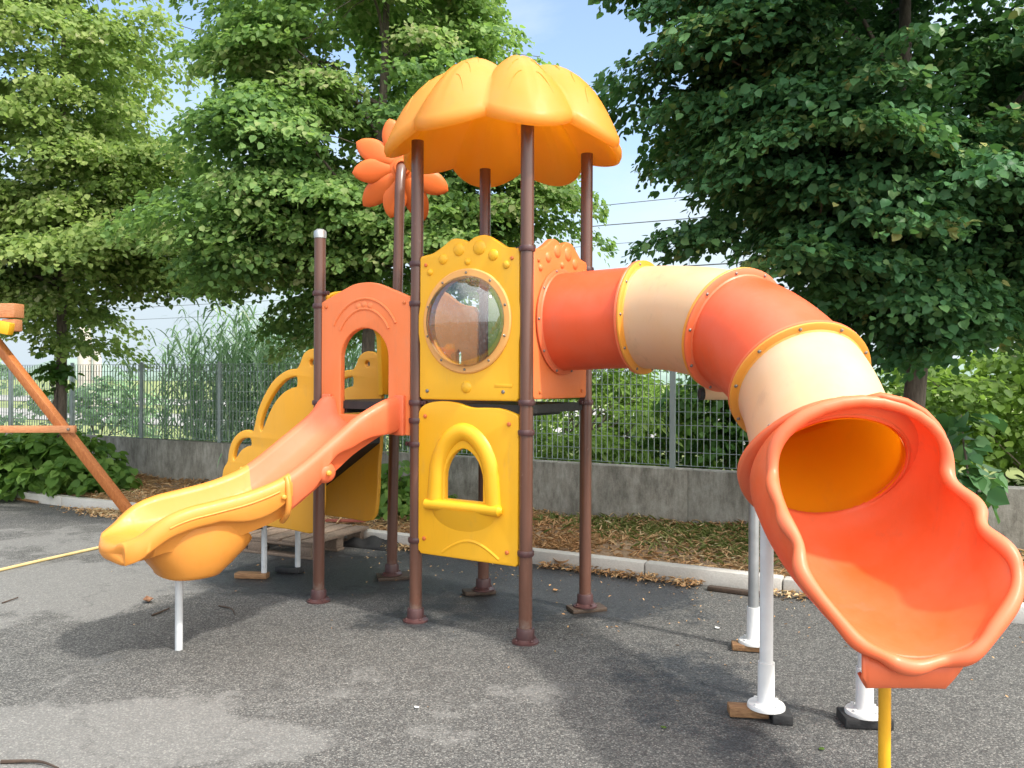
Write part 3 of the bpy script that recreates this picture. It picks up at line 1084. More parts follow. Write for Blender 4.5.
# ------------------------------------------------------------------ stairs
SA = -UB
SVn = SV
OUT = [(.06, .45), (.01, .62), (.0, .85), (-.02, 1.05), (-.025, 1.4), (-.02, 1.62), (.02, 1.665), (.10, 1.685), (.17, 1.655), (.205, 1.59), (.24, 1.55), (.30, 1.545), (.37, 1.525), (.47, 1.465), (.55, 1.375), (.62, 1.26), (.655, 1.15),
       (.68, 1.095), (.75, 1.105), (.82, 1.085), (.89, 1.03), (.93, .95), (.945, .87), (.99, .81), (1.0, .71), (.95, .6), (.84, .5), (.66, .452), (.3, .445)]
H1 = circ(.10, 1.60, .032, 20)
H2 = smooth2([(.235, 1.508), (.30, 1.506), (.37, 1.483), (.455, 1.42), (.525, 1.34), (.588, 1.24), (.618, 1.15), (.60, 1.10), (.565, 1.13), (.515, 1.225), (.45, 1.315), (.37, 1.38), (.29, 1.415), (.235, 1.43)], 3)
H3 = smooth2([(.70, 1.06), (.76, 1.064), (.82, 1.045), (.868, .998), (.90, .92), (.885, .875), (.85, .90), (.80, .955), (.74, .985), (.69, 1.0)], 3)
st0 = P1 + SA * .035
for v in (.08, .64):
    plate(smooth2(OUT, 3), [H1, H2, H3], .042, .010, st0 + SVn * v, SA).build('stair_side', M['mustard'], play)
mb = MB()
for i in range(5):
    a = .06 + .19 * i
    z = 1.16 - .19 * i
    mb.add([st0 + SVn * y + SA * x + Z * q for y in (.105, .615) for x, q in ((a - .06, z), (a + .19, z), (a + .19, z - .03), (a - .06, z - .03))], [(0, 1, 2, 3), (7, 6, 5, 4), (0, 4, 5, 1), (1, 5, 6, 2), (2, 6, 7, 3), (3, 7, 4, 0)])
mb.build('stair_tread', M['deck'], play, smooth=False)
mb = MB()
mb.add([st0 + SVn * y + SA * x + Z * q for y in (.105, .615) for x, q in ((-.03, 1.12), (.94, .40), (.94, .37), (-.03, 1.02))], [(0, 1, 2, 3), (7, 6, 5, 4), (0, 4, 5, 1), (1, 5, 6, 2), (2, 6, 7, 3), (3, 7, 4, 0)])
mb.build('stair_stringer', M['deck'], play, smooth=False)
legA, legB = base(265, 579), base(298.5, 573)
for q in (legA, legB):
    mb = MB()
    mb.tube([q + Z * .03, q + Z * .3, q + Z * .52 - UB * .0], .021, 14)
    mb.build('stair_leg', M['grey_leg'], play)

# ------------------------------------------------------------------ tube slide
S0 = P3 + V_ * (LV * .5) + NR * .02 + Z * 1.84
C1 = Vector((.752, 4.655, 1.850))
C2 = Vector((1.135, 4.13, 1.745))
C3 = Vector((1.298, 3.66, 1.480))
C4 = Vector((1.285, 3.25, 1.140))
d4 = Vector((.0, -.75, -.66)).normalized()
ctrl = [S0, C1, C2, C3, C4]
tang = [NR * .55, (NR * .85 + (C2 - C1).normalized() * .15).normalized() * .62, (C3 - C1).normalized() * .60, (C4 - C2).normalized() * .54, d4 * .5]
line, seg_ix = [], [0]
for i in range(4):
    p0, p1, m0, m1 = ctrl[i], ctrl[i + 1], tang[i], tang[i + 1]
    for j in range(14):
        t = j / 14
        line.append((2 * t ** 3 - 3 * t * t + 1) * p0 + (t ** 3 - 2 * t * t + t) * m0 + (-2 * t ** 3 + 3 * t * t) * p1 + (t ** 3 - t * t) * m1)
    seg_ix.append(len(line))
line.append(C4)
TR = .292


def tangent(i):
    return (line[min(i + 1, len(line) - 1)] - line[max(i - 1, 0)]).normalized()


tube_cols = [('orange_tube', 'orange_in'), ('tan', 'tan_in'), ('orange_tube', 'orange_in'), ('tan', 'tan_in')]
tube_labels = ['orange tube section against the tower panel', 'sun-bleached tan tube section after the first bend', 'orange tube section on the outer bend', 'sun-bleached tan tube section above the slide mouth']
fl_cols = [('flange_yellow', 'orange'), ('flange_yellow', 'orange'), ('orange', 'flange_yellow'), ('flange_yellow', 'orange')]
for k in range(4):
    i0, i1 = seg_ix[k], seg_ix[k + 1]
    pts = line[i0:i1 + 1]
    n = 56
    V, Fc = [], []
    nr = len(pts)
    for rad in (TR, TR - .012):
        for i, p in enumerate(pts):
            t = tangent(i0 + i)
            A = (Z - t * Z.dot(t)).normalized()
            B = t.cross(A)
            rr = rad
            for j in range(n):
                a = 2 * math.pi * j / n
                V.append(p + (A * math.cos(a) + B * math.sin(a)) * rr)
    for layer in (0, 1):
        b0 = layer * nr * n
        for i in range(nr - 1):
            for j in range(n):
                q = (b0 + i * n + j, b0 + i * n + (j + 1) % n, b0 + (i + 1) * n + (j + 1) % n, b0 + (i + 1) * n + j)
                Fc.append(q if layer else tuple(reversed(q)))
    mb = MB()
    mb.add(V, Fc)
    o = mb.build('tube_section', M[tube_cols[k][0]], play, recalc=False, sharp=60)
    o['label'] = tube_labels[k]
    o.data.materials.append(M[tube_cols[k][1]])
    for pi, poly in enumerate(o.data.polygons):
        if pi >= (nr - 1) * n: poly.material_index = 1
    # flange rings where this section meets its neighbours
    for end, ii in ((0, i0), (1, i1)):
        if k == 3 and end == 1: continue
        t = tangent(ii)
        out = t if end == 0 else -t
        if k == 0 and end == 0:
            w_, rr = .014, TR + .028
            c = line[ii] + t * .004
        else:
            w_, rr = .017, TR + .034
            c = line[ii] + out * .0005
        mb = MB()
        mb.lathe([(TR - .003, 0), (rr - .004, 0), (rr, .004), (rr, w_ - .004), (rr - .006, w_), (TR + .006, w_ + .004), (TR - .003, w_ + .016)], c, out, 64)
        fcol = {0: 'orange', 1: 'flange_yellow', 2: 'orange', 3: 'flange_yellow'}[k]
        fo = mb.build('flange', M[fcol], o)
        if end == 1: continue
        A = (Z - t * Z.dot(t)).normalized()
        B = t.cross(A)
        for q in range(10):
            a = 2 * math.pi * (q + .5) / 10
            bolt(o, c + (A * math.cos(a) + B * math.sin(a)) * (TR + .018) + out * (w_ - .001), out, .0085, 0, .009)

# slide mouth
FLOOR = catmull([(1.285, 3.435, .930), (1.292, 3.20, .780), (1.298, 2.95, .688), (1.302, 2.74, .645), (1.300, 2.585, .625)], 16)
nw = len(FLOOR)
TH_T = [(0, 180), (.05, 180), (.066, 166), (.085, 147), (.11, 130), (.15, 117), (.22, 108), (.32, 103), (.45, 98), (.6, 92), (.75, 84), (.88, 72), (.95, 60), (1, 46)]
R_T = [(0, .288), (.04, .318), (.09, .348), (.2, .352), (.4, .354), (.7, .348), (.9, .342), (1, .334)]
na_ = 48
V, Fc = [], []
for i, f in enumerate(FLOOR):
    wv = i / (nw - 1)
    t = (FLOOR[min(i + 1, nw - 1)] - FLOOR[max(i - 1, 0)]).normalized()
    if i == 0: t = d4
    nrm = (Z - t * Z.dot(t)).normalized()
    lat = nrm.cross(t) * -1
    if lat.x < 0: lat = -lat
    r = sm_interp(wv, R_T)
    th = R(interp(wv, TH_T))
    rip = .020 * math.sin(wv * 17) + .012 * math.sin(wv * 8 + 1)
    for j in range(na_ + 1):
        a = -th + 2 * th * j / na_
        e = (abs(a) / th) ** 6
        rj = r + rip * e * (1 if wv > .06 else 0) * (.3 if a < 0 else 1)
        V.append(f + nrm * (r - (r - .288) * .45) + (lat * math.sin(a) - nrm * math.cos(a)) * rj)
for i in range(nw - 1):
    for j in range(na_):
        Fc.append((i * (na_ + 1) + j, i * (na_ + 1) + j + 1, (i + 1) * (na_ + 1) + j + 1, (i + 1) * (na_ + 1) + j))
mouthV = V
mb = MB()
mb.add(V, Fc)
mo = mb.build('slide_mouth', M['orange_in'], play, recalc=False, sharp=80)
mo['label'] = 'orange flared mouth at the bottom of the tube slide'
sol = mo.modifiers.new('wall', 'SOLIDIFY')
sol.thickness = .022
sol.offset = 0
# rim roll
left = [V[i * (na_ + 1)] for i in range(3, nw)]
front = [V[(nw - 1) * (na_ + 1) + j] for j in range(1, na_)]
right = [V[i * (na_ + 1) + na_] for i in range(nw - 1, 2, -1)]
path = left + front + right
rads = []
for i, p in enumerate(path):
    rads.append(.026 + .005 * math.sin(i * .28) + .002 * math.sin(i * .7))
front_lip = []
mb = MB()
ctr = sum(path, Vector()) / len(path)
mid0 = len(left)
for i, p in enumerate(path):
    if mid0 <= i < mid0 + len(front):
        x = (i - mid0) / len(front)
        path[i] = p + Vector((0, -.028 * abs(math.sin(x * math.pi * 3)), -.012 * math.sin(x * math.pi)))
path = path[1:]
k_ = len(path)
for _ in range(5):
    path = [path[i] * .5 + (path[i - 1] + path[(i + 1) % k_]) * .25 for i in range(k_)]
up_ = C4 + d4 * .05
for i, p in enumerate(path):
    # the roll swells in slow waves round the opening
    wv_ = math.sin(i / k_ * 2 * math.pi * 11 + .5) + .5 * math.sin(i / k_ * 2 * math.pi * 7)
    rads[i] = .0235 + .003 * wv_
    path[i] = p + (p - ctr).normalized() * (.005 * wv_)
path.append(path[0]); path.append(path[1])
rads = rads[:k_] + rads[:2]
mb.tube(path, rads, 14, cap=False)
# wavy collar over the top of the ring
A = (Z - d4 * Z.dot(d4)).normalized()
B = d4.cross(A)
col = []
nC = 72
prof = [(TR + .0, -.032), (TR + .066, -.032), (TR + .074, -.026), (TR + .074, -.008), (TR + .066, -.002), (TR + .03, .004), (TR + .0, .006)]
V2, F2 = [], []
for r_, h_ in prof:
    for j in range(nC):
        a = 2 * math.pi * j / nC
        up = math.cos(a)
        wob = .004 * math.sin(a * 5)
        hh = h_
        V2.append(C4 + (A * math.cos(a) + B * math.sin(a)) * (r_ + wob) + d4 * (hh - .004))
for i in range(len(prof) - 1):
    for j in range(nC):
        F2.append((i * nC + j, i * nC + (j + 1) % nC, (i + 1) * nC + (j + 1) % nC, (i + 1) * nC + j))
mb.add(V2, F2)
mb.build('rim', M['orange'], mo, sharp=60)
for q in range(10):
    a = 2 * math.pi * (q + .5) / 10
    bolt(mo, C4 + (A * math.cos(a) + B * math.sin(a)) * (TR + .060) - d4 * .032, -d4, .0085, 0, .009)
# apron moulded below the front lip, flat underneath where the pole is bolted on
V, Fc = [], []
row = [(nw - 1) * (na_ + 1) + q for q in range(7, na_ - 6)]
for q in row:
    p = mouthV[q]
    k = min(1, max(0, (abs(p.x - 1.275) - .135) / .08))
    zb_ = .503 * (1 - k) + (p.z - .035) * k
    zb_ = min(zb_, p.z - .02)
    V += [p + Vector((0, -.004, -.006)), Vector((p.x * .97 + .0385, p.y + .012, zb_ + .02)), Vector((p.x * .95 + .064, p.y + .03, zb_)), Vector((p.x * .95 + .064, p.y + .055, zb_ + .012))]
for q in range(len(row) - 1):
    for e in range(3):
        a_0 = q * 4 + e
        Fc.append((a_0, a_0 + 4, a_0 + 5, a_0 + 1))
mb = MB()
mb.add(V, Fc)
ao = mb.build('lip_apron', M['orange'], mo, sharp=50)
sm_ = ao.modifiers.new('wall', 'SOLIDIFY')
sm_.thickness = .012
pole = Vector((1.293, 2.80, 0))
mb = MB()
mb.tube([pole, pole + Z * .2, pole + Z * .60], .0205, 18)
mb.lathe([(.0, .006), (.05, .006), (.05, 0)], pole, Z, 20)
o = mb.build('support_pole', M['yellow_paint'], play)
o['label'] = 'yellow support pole under the slide mouth'


def support(q, ztop, mat, z0, lab, foot_mat):
    mb = MB()
    mb.tube([q + Z * (z0 + .02), q + Z * .5, q + Z * ztop], .029, 20)
    o = mb.build('support_pole', mat, play)
    o['label'] = lab
    mb = MB()
    mb.lathe([(.030, .20), (.036, .20), (.037, .03), (.042, .022), (.078, .017), (.082, .010), (.082, 0), (0, 0)], q + Z * z0, Z, 28)
    for k in range(4):
        a = k * math.pi / 2 + .5
        mb.lathe([(.009, 0), (.009, .01), (0, .012)], q + Z * (z0 + .017) + Vector((math.cos(a), math.sin(a), 0)) * .062, Z, 6)
    mb.build('foot_plate', foot_mat, o)
    return o


Q1, Q2, Q3 = base(767.5, 716), base(866, 722), base(754.5, 648)
support(Q1, 1.17, M['white_paint'], .045, 'white support pole left of the slide mouth', M['white_paint'])
support(Q2, 1.04, M['white_paint'], .045, 'white support pole half hidden behind the slide mouth', M['white_paint'])
o3 = support(Q3, 1.44, M['steel'], .035, 'bare steel support pole under the outer bend', M['white_paint'])
mb = MB()
aE = at(700, 393, 4.42)
bE = aE + Vector((.36, .04, 0))
mb.tube([aE, bE], .033, 20)
br = mb.build('cross_arm', M['tan'], o3)
mb = MB()
mb.lathe([(.0, -.004), (.030, -.004), (.034, .0), (.034, .02)], aE, Vector((1, .1, 0)), 20)
mb.build('end_cap', M['rubber'], o3)

# ------------------------------------------------------------------ blocks under the feet
def block(name, label, c, size, ang, mat, cat='wooden block', group=None):
    mb = MB()
    m = Matrix.Rotation(ang, 3, 'Z')
    mb.box(Vector((0, 0, size[2] / 2)), size, m, .005)
    for v in mb.v:
        v.z += .003 * math.sin(v.x * 40 + v.y * 31)
    mb.v = [v + Vector(c) for v in mb.v]
    o = mb.build(name, mat, None, c, sharp=30)
    return tag(o, label, cat, group)


gb = 'boards packed under the playset feet'
block('wooden_board', 'dark wet board under the brown post by the tube slide entry', P4 + Vector((.01, 0, .001)), (.24, .12, .026), .35, M['wood_dark'], group=gb)
block('wooden_board', 'dark wet board under the brown post seen below the yellow window panel', P5 + Vector((-.03, 0, .001)), (.22, .11, .026), .3, M['wood_dark'], group=gb)
block('wooden_board', 'dark wet board under the brown post carrying the orange flower', P6 + Vector((.02, 0, .001)), (.26, .15, .026), .3, M['wood_dark'], group=gb)
block('wooden_block', 'light brown wood block under the left grey stair leg', legA + Vector((-.09, .0, .001)), (.24, .085, .04), -.05, M['wood_block'], group=gb)
block('rubber_block', 'black rubber block under the right grey stair leg', legB + Vector((-.06, .0, .001)), (.2, .1, .04), -.25, M['rubber'], 'rubber block', gb)
block('wooden_block', 'brown wood block left of the front white slide support', Q1 + Vector((-.075, .02, .001)), (.17, .09, .042), -.12, M['wood_block'], group=gb)
block('rubber_block', 'black block under the front white slide support', Q1 + Vector((.055, -.03, .001)), (.085, .12, .044), -.15, M['rubber'], 'rubber block', gb)
block('rubber_block', 'black block under the white support behind the slide mouth', Q2 + Vector((.0, 0, .001)), (.2, .14, .044), -.1, M['rubber'], 'rubber block', gb)
block('wooden_block', 'brown wood block under the bare steel slide support', Q3 + Vector((-.03, -.01, .001)), (.18, .1, .034), -.2, M['wood_block'], group=gb)
q = base(735, 592)
block('wooden_board', 'thin dark board lying beside the kerb behind the steel slide support', q, (.36, .08, .03), -.5, M['wood_dark'], 'board')

# ------------------------------------------------------------------ pallet and scrap by the stairs
pc = base(283, 548) + Vector((0, .1, 0))
pal = thing('wooden_pallet', 'weathered wooden pallet lying under the yellow stairs', 'pallet', pc)
ax = Matrix.Rotation(R(-24), 3, 'Z')
for k in range(7):
    mb = MB()
    mb.box(pc + ax @ Vector((-.55 + k * .183, 0, .135)), (.145, .8, .022), ax, .003)
    mb.build('board', M['pallet'], pal)
for y in (-.35, 0, .35):
    mb = MB()
    mb.box(pc + ax @ Vector((0, y, .112)), (1.2, .1, .022), ax, .003)
    mb.build('board', M['pallet'], pal)
    mb = MB()
    mb.box(pc + ax @ Vector((0, y, .012)), (1.2, .1, .022), ax, .003)
    mb.build('board', M['pallet'], pal)
    for x in (-.52, 0, .52):
        mb = MB()
        mb.box(pc + ax @ Vector((x, y, .062)), (.14, .1, .076), ax, .003)
        mb.build('block', M['pallet'], pal)
q = base(372, 546)
mb = MB()
V, Fc = [], []
nx, ny = 16, 10
for i in range(nx + 1):
    for j in range(ny + 1):
        x, y = -.5 + i / nx, -.5 + j / ny
        e = max(0, 1 - (2 * abs(x)) ** 3) * max(0, 1 - (2 * abs(y)) ** 3)
        z = .075 * e * (.7 + .5 * math.sin(x * 11 + 1) * math.cos(y * 7 + x * 5)) + .004
        V.append(q + ax @ Vector((x * .62 * (1 + .08 * math.sin(y * 9)), y * .3, 0)) + Z * z)
for i in range(nx):
    for j in range(ny):
        a = i * (ny + 1) + j
        Fc.append((a, a + 1, a + ny + 2, a + ny + 1))
mb.add(V, Fc)
o = tag(mb.build('rubber_mat', M['rubber'], None, q), 'crumpled black rubber mat beside the pallet', 'rubber mat')
sl = o.modifiers.new('thickness', 'SOLIDIFY'); sl.thickness = .01
q = base(350, 536)
mb = MB(); mb.beam(q + Vector((-.28, .06, .13)), q + Vector((.16, -.06, .15)), .05, .025, .004)
tag(mb.build('red_plank', simple('red_painted_plank', (.22, .05, .03), (.35, .1, .06), 12, .7), None, q), 'thin reddish plank lying across the pallet end', 'plank')

# ------------------------------------------------------------------ swing frame at the left edge
ft = base(134, 519)
tp_ = at(-14, 332, 8.75)
sw = thing('swing_frame', 'stained timber swing frame cut by the left edge of the photo', 'swing', ft)
mb = MB(); mb.beam(ft, tp_, .09, .09, .006, Vector((.3, 1, 0)))
mb.build('leg', M['swing_wood'], sw)
ft2 = ft + Vector((.25, 1.5, 0)) * .0 + Vector((-2.6, -.15, 0))
mb = MB(); mb.beam(ft2, tp_ + Vector((-.2, 0, 0)), .09, .09, .006, Vector((.3, 1, 0)))
mb.build('leg', M['swing_wood'], sw)
a = at(76, 431, 8.62)
mb = MB(); mb.beam(a + Vector((-2.0, -.05, -.01)), a, .05, .075, .006)
mb.build('crossbar', M['swing_wood2'], sw)
mb = MB(); mb.lathe([(.014, 0), (.014, .02), (0, .024)], a + Vector((-.06, -.026, 0)), Vector((0, -1, 0)), 10)
mb.build('bolt_cap', M['bolt'], sw)
a = at(19, 313, 8.6)
mb = MB(); mb.beam(a + Vector((-2.4, .35, 0)), a, .15, .15, .008)
mb.build('top_beam', M['swing_wood2'], sw)
mb = MB(); mb.beam(a + Vector((-.16, .02, -.155)), a + Vector((-.005, 0, -.155)), .12, .13, .012)
mb.build('lower_beam', M['swing_wood2'], sw)
a = at(4, 330, 8.5)
mb = MB()
mb.box(a, (.16, .10, .13), Matrix.Rotation(.2, 3, 'Y'), .012)
mb.build('bracket', M['yellow'], sw)

# hose
ha, hb = base(-40, 584), base(140, 541)
pts = [ha.lerp(hb, t) + Vector((0, .03 * math.sin(t * 5), .013)) for t in np.linspace(0, 1, 14)]
pts += [base(172, 528) + Z * .013, base(210, 522) + Z * .013]
mb = MB(); mb.tube(catmull(pts, 3), .0125, 10)
tag(mb.build('garden_hose', M['hose'], None, ha), 'pale yellow hose running across the asphalt behind the yellow slide end', 'hose')
pts = [base(x, y) + Z * .02 for x, y in ((-30, 495), (5, 500), (20, 503), (38, 506))]
mb = MB(); mb.tube(pts, .016, 8)
tag(mb.build('wooden_stick', M['wood_block'], None, pts[0]), 'long thin stick lying along the kerb at the left edge', 'stick')

# ------------------------------------------------------------------ ground
KD = Vector((.886, -.464, 0)).normalized()
KN = Vector((.464, .886, 0)).normalized()
K0 = Vector((-5.2, 9.35, 0))
W0 = Vector((-3.91, 10.62, 0))
WD = Vector((.887, -.4617, 0)).normalized()
WN = Vector((.4617, .887, 0)).normalized()


def blob(x, y, px, py, rx, ry):
    """soft ellipse whose centre is the ground point at a pixel; rx, ry metres"""
    c = base(px, py)
    return np.exp(-(((x - c.x) / rx) ** 2 + ((y - c.y) / ry) ** 2))


xs = np.concatenate([[-600, -200, -60, -25, -14], np.arange(-9, 6.01, .1), [9, 15, 30, 80, 250, 600]])
ys = np.concatenate([[-60, -20, -8, -3, 0], np.arange(1.2, 11.01, .1), [13, 18, 30, 60, 120, 250, 500, 1000, 1400]])
X, Y = np.meshgrid(xs, ys, indexing='ij')
V = np.stack([X, Y, np.zeros_like(X)], -1).reshape(-1, 3)
nx, ny = len(xs), len(ys)
i, j = np.meshgrid(np.arange(nx - 1), np.arange(ny - 1), indexing='ij')
q = (i * ny + j).ravel()
Fq = np.stack([q, q + ny, q + ny + 1, q + 1], -1)


def np_mesh(name, V, Fq, mat, attrs=None, parent=None, loc=None, smooth=False):
    me = bpy.data.meshes.new(name)
    off = np.array(OFF[parent.name] if parent is not None else (loc if loc is not None else (0, 0, 0)))
    V = np.asarray(V, dtype=np.float32) - off.astype(np.float32)
    k = Fq.shape[1]
    me.vertices.add(len(V))
    me.vertices.foreach_set('co', V.ravel())
    me.loops.add(Fq.size)
    me.loops.foreach_set('vertex_index', Fq.astype(np.int32).ravel())
    me.polygons.add(len(Fq))
    me.polygons.foreach_set('loop_start', np.arange(0, Fq.size, k, dtype=np.int32))
    me.polygons.foreach_set('loop_total', np.full(len(Fq), k, dtype=np.int32))
    me.update(calc_edges=True)
    if smooth: me.shade_smooth()
    for nme, arr in (attrs or {}).items():
        a = me.attributes.new(nme, 'FLOAT', 'POINT')
        a.data.foreach_set('value', np.asarray(arr, dtype=np.float32).ravel())
    me.materials.append(mat)
    o = bpy.data.objects.new(name, me)
    COL.objects.link(o)
    if parent is not None:
        o.parent = parent
        OFF[o.name] = OFF[parent.name]
    else:
        o.location = off
        OFF[o.name] = Vector(off)
    return o


x, y = V[:, 0], V[:, 1]
wet = .95 * blob(x, y, 470, 568, 1.1, .7) + .85 * blob(x, y, 300, 575, .9, .7) + .8 * blob(x, y, 570, 590, .8, .7) + .75 * blob(x, y, 690, 690, .5, .6) + .5 * blob(x, y, 420, 620, .6, .3) + \
    .35 * blob(x, y, 640, 600, .7, .6) + .3 * blob(x, y, 180, 640, .6, .4) + .4 * blob(x, y, 120, 515, 1.4, .35) + .35 * blob(x, y, 760, 770, .3, .4)
dry = 1.0 * blob(x, y, 60, 590, .95, .7) + .95 * blob(x, y, 60, 735, .6, .34) + .6 * blob(x, y, 250, 745, .45, .16) + .25 * blob(x, y, 400, 700, 1.2, .35) + .45 * blob(x, y, 30, 545, 1.2, .8) + .12
np_mesh('asphalt_ground', V, Fq, M['asphalt'], {'wet': wet, 'dry': dry})['kind'] = 'structure'

# verge of soil between the kerb and the wall
us_ = np.arange(-14, 14.01, .12)
vs_ = np.array([.10, .16, .3, .5, .7, .9, 1.1, 1.3, 1.5, 1.7, 1.9, 2.1, 2.4])
rng = np.random.default_rng(3)
V = []
for u in us_:
    for v in vs_:
        p = K0 + KD * u + KN * v
        h = .07 + .05 * min(1, (v - .1) / .9) + .02 * math.sin(u * 2.1 + v * 3) + .015 * math.sin(u * 5.3 - v * 4) + rng.normal(0, .005)
        V.append((p.x, p.y, h))
V = np.array(V)
nx, ny = len(us_), len(vs_)
i, j = np.meshgrid(np.arange(nx - 1), np.arange(ny - 1), indexing='ij')
q = (i * ny + j).ravel()
np_mesh('soil_verge', V, np.stack([q, q + ny, q + ny + 1, q + 1], -1), M['soil'], smooth=True)['kind'] = 'structure'

# kerb stones
kb = MB()
u = -14.0
mk = Matrix((KD, KN, Z)).transposed()
while u < 13:
    kb.box(K0 + KD * (u + .5) + KN * .06 + Z * (.035 + random.uniform(-.004, .004)), (.992, .11 + random.uniform(-.006, .006), .15), mk, .012)
    u += 1.0
tag(kb.build('kerb', M['kerb'], None, K0), 'pale concrete kerb between the asphalt and the verge', 'kerb', kind='structure')

# wall
mb = MB()
mw = Matrix((WD, WN, Z)).transposed()
u = -9.0
while u < 11.9:
    mb.box(W0 + WD * (u + 1.53) + WN * .10 + Z * .315, (3.058, .20, .63), mw, .008)
    u += 3.06
tag(mb.build('concrete_wall', M['wall'], None, W0), 'low stained concrete retaining wall under the grating fence', 'wall')

# fence on the wall
fen = thing('metal_fence', 'grey green metal grating fence standing on the low concrete wall', 'fence', W0 + Z * .63)
nposts = [k for k in range(-4, 6)]
PS = 1.53
for k in nposts:
    p = W0 + WD * ((k - 0) * PS) + WN * .10
    mb = MB()
    mb.box(p + Z * (.63 + .53), (.055, .03, 1.08), mw, .003)
    mb.build('fence_post', M['fence'], fen)
for k in nposts[:-1]:
    p = W0 + WD * (k * PS) + WN * .10
    mb = MB()
    for b in range(1, 25):
        s_ = b * PS / 25
        mb.box(p + WD * s_ + Z * (.645 + .515), (.0045, .012, 1.0), mw)
    for zq in (.66, .79, .92, 1.05, 1.18, 1.31, 1.44, 1.57):
        mb.box(p + WD * (PS / 2) + Z * zq + WN * .0, (PS - .06, .005, .005), mw)
    mb.box(p + WD * (PS / 2) + Z * 1.668 + WN * .0, (PS - .06, .024, .006), mw)
    mb.build('fence_panel', M['fence'], fen, smooth=False)

# land beyond
def strip(name, d0, d1, z, mat, u0=-220, u1=220, z1=None):
    mb = MB()
    a = W0 + WN * d0
    b = W0 + WN * d1
    mb.add([a + WD * u0 + Z * z, a + WD * u1 + Z * z, b + WD * u1 + Z * (z1 or z), b + WD * u0 + Z * (z1 or z)], [(0, 1, 2, 3)])
    o = mb.build(name, mat, smooth=False)
    o['kind'] = 'structure'
    return o


strip('meadow', .22, 420, .20, M['field'], -500, 500, .6)
strip('gravel_track', 7.0, 11.5, .235, M['gravel'])
strip('railway_bed', 17, 24, .25, M['gravel'])

# ------------------------------------------------------------------ leaves
LEAF = np.array([[0, 0, 0], [-.40, .22, .10], [-.40, .62, .09], [0, 1.05, -.06], [.40, .62, .09], [.40, .22, .10]])
LEAF_F = np.array([[0, 5, 4, 3], [0, 3, 2, 1]])


def norm(a):
    return a / np.maximum(np.linalg.norm(a, axis=-1, keepdims=True), 1e-9)


def leaf_mesh(name, P, N, D, size, tone, mat, parent=None, loc=None, width=1.0):
    N = norm(N)
    D = norm(D - N * np.sum(D * N, -1, keepdims=True))
    S = np.cross(D, N)
    L = LEAF.copy()
    L[:, 0] *= width
    V = P[:, None, :] + size[:, None, None] * (L[None, :, 0:1] * S[:, None, :] + L[None, :, 1:2] * D[:, None, :] + L[None, :, 2:3] * N[:, None, :])
    n = len(P)
    Fq = (np.arange(n)[:, None, None] * 6 + LEAF_F[None]).reshape(-1, 4)
    return np_mesh(name, V.reshape(-1, 3), Fq, mat, {'tone': np.repeat(tone, 6)}, parent, loc)


def crown_leaves(ells, n_clump, per, leaf, rng, clump_r=(.22, .5), trunk=None, shell=.35, gaps=.0, window=None):
    """ells: (centre, radii, weight). Leaves grow in drooping flattened sprays spread through the volume."""
    wts = np.array([e[2] for e in ells], float)
    wts /= wts.sum()
    Cs = []
    while len(Cs) < n_clump:
        c, r, _ = ells[rng.choice(len(ells), p=wts)]
        d = norm(rng.normal(size=3))
        f = shell + (1.0 - shell) * rng.random() ** .55
        f *= 1 + .10 * math.sin(d[0] * 7 + c[0]) + .08 * math.sin(d[2] * 9 + d[1] * 6)
        pc_ = np.array(c) + d * np.array(r) * f
        if gaps and math.sin(pc_[0] * 4.3 + 1.3 * pc_[2]) + math.sin(pc_[1] * 3.9 - pc_[0]) + math.sin(pc_[2] * 5.1 + pc_[0] * 1.7) < gaps * rng.normal(1, .35) - 1.6: continue
        if window and abs(pc_[0] - window[0]) < window[3] and pc_[1] < window[1] and abs(pc_[2] - window[2]) < window[4]: continue
        Cs.append((pc_, d, f))
    Ps, Ns, Ds, Ss, Ts = [], [], [], [], []
    for (c, d, f) in Cs:
        R_ = rng.uniform(*clump_r)
        n = int(per * (R_ / np.mean(clump_r)) ** 1.6 * rng.uniform(.7, 1.3))
        out = np.array([d[0], d[1], 0.0]) + rng.normal(size=3) * .45
        out[2] = 0
        out = out / (np.linalg.norm(out) + 1e-6)
        lat_ = np.array([-out[1], out[0], 0.0])
        al = np.clip(rng.normal(size=n), -1.7, 1.7) * .75
        la = np.clip(rng.normal(size=n), -1.7, 1.7) * .50 * (1.1 - .25 * np.abs(al))
        ve = rng.normal(size=n) * .13
        droop = -.28 * np.maximum(al + .3, 0) ** 1.6 - .22 * la ** 2
        q = (al[:, None] * out + la[:, None] * lat_) * R_
        q[:, 2] += (ve + droop) * R_
        P = c + q
        radial = norm(q * np.array([1, 1, .3]) + 1e-6)
        N = np.array([0, 0, 1.0]) + .50 * out + .30 * radial + rng.normal(size=(n, 3)) * .55
        D = .4 * out + .7 * radial + np.array([0, 0, -.7]) + rng.normal(size=(n, 3)) * .45
        Ps.append(P); Ns.append(N); Ds.append(D)
        Ss.append(leaf * rng.uniform(.5, 1.45, n))
        Ts.append(np.clip(np.full(n, rng.normal(.5, .26)) + rng.normal(0, .12, n), 0, 1))
    return [np.concatenate(a) for a in (Ps, Ns, Ds, Ss, Ts)], [c for c, _, _ in Cs]


def bent(a, b, rng, k=6, wob=.06, sag=0):
    a, b = Vector(a), Vector(b)
    L = (b - a).length
    pts = []
    for i in range(k + 1):
        t = i / k
        p = a.lerp(b, t) + Z * (sag * math.sin(t * math.pi))
        if 0 < i < k:
            p += Vector(rng.normal(size=3)) * wob * L * .5
        pts.append(p)
    return pts


